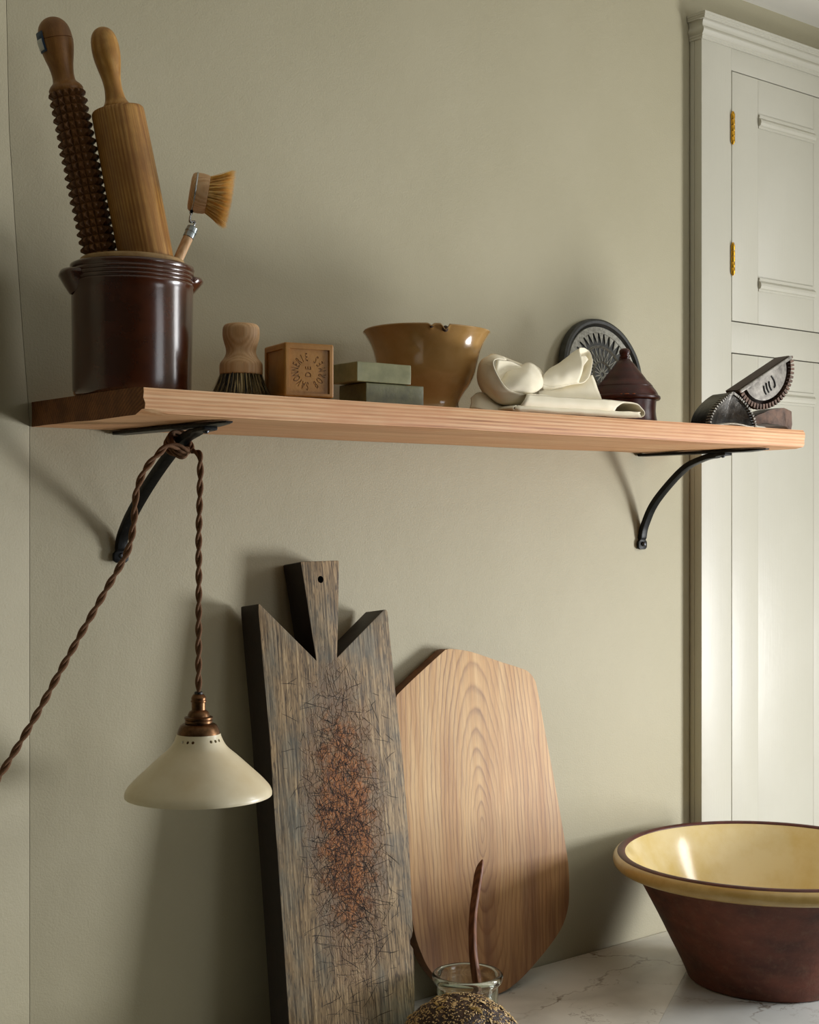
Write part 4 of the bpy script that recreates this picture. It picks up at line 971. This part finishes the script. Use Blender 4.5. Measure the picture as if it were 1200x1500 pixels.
loft(bm, rings); obj('paddle', bm, M_spat, tag_sp, ang=30)

# ================================================================== seeded loaf
BC = Vector((.500, -.302, .9005))
bl = empty('seeded_loaf', BC, 'round dark loaf crusted with seeds on the marble in front of the jar', 'bread')
bm = bmesh.new(); bmesh.ops.create_uvsphere(bm, u_segments=96, v_segments=56, radius=1)
def loafp(d):
    z = d.z; rxy = .084; f = 1 + .035 * noise.noise(d * 3) + .03 * noise.noise(d * 9) + .012 * noise.noise(d * 24)
    p = Vector((d.x * rxy, d.y * rxy, .046 + z * (.071 if z > 0 else .046))) ; w_ = f * (1 + .55 * max(0, -z) ** 2 / max(.35, (1 - z * z) ** .5 + .2)); p.x *= w_; p.y *= w_; p.z = .046 + (p.z - .046) * f
    p.z = max(p.z, .0005); return p
for v in bm.verts: v.co = loafp(v.co.normalized())
obj('crust', bm, M_crust, bl, ang=80)
def seed_mesh(bm, c, n, L_, W_, H_, spin, sub=0):
    n = n.normalized(); u = n.orthogonal().normalized(); u = Matrix.Rotation(spin, 3, n) @ u; v = n.cross(u)
    top = []; ringv = []
    for k in range(8):
        a = 2 * PI * k / 8; rr = 1 if k else 1.2
        ringv.append(bm.verts.new(c + u * math.cos(a) * L_ * rr + v * math.sin(a) * W_))
    t = bm.verts.new(c + n * H_)
    for k in range(8): bm.faces.new((ringv[k], ringv[(k+1) % 8], t))
random.seed(11)
def rdir(zmin=.0):
    while True:
        d = Vector((random.gauss(0, 1), random.gauss(0, 1), random.gauss(0, 1)))
        if d.length > .01:
            d.normalize()
            if d.z > zmin: return d
bm = bmesh.new()
for i in range(3300):
    d = rdir(-.25); p = loafp(d); nn = Vector((d.x / .084, d.y / .084, d.z / .062)).normalized() + Vector((random.gauss(0, .3), random.gauss(0, .3), random.gauss(0, .3)))
    seed_mesh(bm, p + d * .0003, nn, random.uniform(.0014, .0020), random.uniform(.0009, .0012), .0010, random.uniform(0, 6.3))
sd = obj('sesame_seeds', bm, M_sesame, bl, ang=60); sd['kind'] = 'stuff'
for i in range(110):
    d = rdir(.0); p = loafp(d); nn = Vector((d.x / .084, d.y / .084, d.z / .062)).normalized() + Vector((random.gauss(0, .2), random.gauss(0, .2), random.gauss(0, .2)))
    bm = bmesh.new(); s1 = random.uniform(.75, 1.15); seed_mesh(bm, Vector((0, 0, 0)), nn, .0050 * s1, .0026 * s1, .0014, random.uniform(0, 6.3))
    obj('pumpkin_seed', bm, M_pumpkin if i % 3 else M_sesame, bl, loc=p + d * .0007, ang=60)

# ================================================================== big cream-lined bowl
bb = empty('dairy_bowl', (1.2080, -.292, .9004), 'large flared earthenware bowl, cream glazed inside and bare red outside, on the marble', 'bowl')
def bw(r, z, a): return r * (1 + .004 * math.sin(2 * a + .6) + .0018 * math.sin(5 * a)), z + .0014 * math.sin(2 * a) * z / .2
KB = .978
def PB(l): return [(r * KB, z) for r, z in l]
bm = bmesh.new(); lathe(bm, [(0, .0)] + PB(crom2([(.1350, 0), (.1395, .0025), (.1420, .008), (.1520, .030), (.1700, .065), (.1920, .108), (.2160, .152), (.2300, .176), (.2370, .187)], 3)) + PB([(.24, .1885), (.24, .192)]), 140, f=bw); obj('outer_wall', bm, M_terra, bb, ang=50)
bm = bmesh.new(); lathe(bm, PB(crom2([(.2380, .1865), (.2500, .1845), (.2610, .1858), (.2675, .1900), (.2700, .1965), (.2690, .2030), (.2660, .2070), (.2620, .2095)], 4)) + PB([(.255, .2098), (.240, .19)]), 140, closed=True, f=bw); obj('rolled_rim', bm, M_lip, bb, ang=60)['label'] = 'ochre glazed rolled rim'
bm = bmesh.new(); lathe(bm, PB(crom2([(.2630, .2085), (.2605, .2112), (.2560, .2125), (.2515, .2118), (.2485, .2090), (.2500, .2070)], 3)), 140, closed=True, f=bw); obj('rim_band', bm, M_lipbr, bb, ang=60)['label'] = 'bare red band on top of the rim'
bm = bmesh.new(); lathe(bm, PB(crom2([(.2510, .2100), (.2480, .2075), (.2400, .1980), (.2280, .1820), (.2040, .1440), (.1790, .1000), (.1540, .0560), (.1400, .0320), (.1230, .0170), (.0900, .0115)], 3)) + [(0, .0105)], 140, f=bw); obj('inner_glaze', bm, M_ochre, bb, ang=60)['label'] = 'cream yellow inner glaze'
a = math.atan2(-FW.y, -FW.x) + .0
bm = bmesh.new(); bmesh.ops.create_icosphere(bm, subdivisions=3, radius=1, matrix=Matrix.Translation((.2655 * KB * math.cos(a), .2655 * KB * math.sin(a), .2045)) @ Matrix.Rotation(a, 4, 'Z') @ Matrix.Diagonal((.0030, .0050, .0030, 1)))
obj('rim_chip', bm, M_lipbr, bb)['label'] = 'small red chip in the rim'
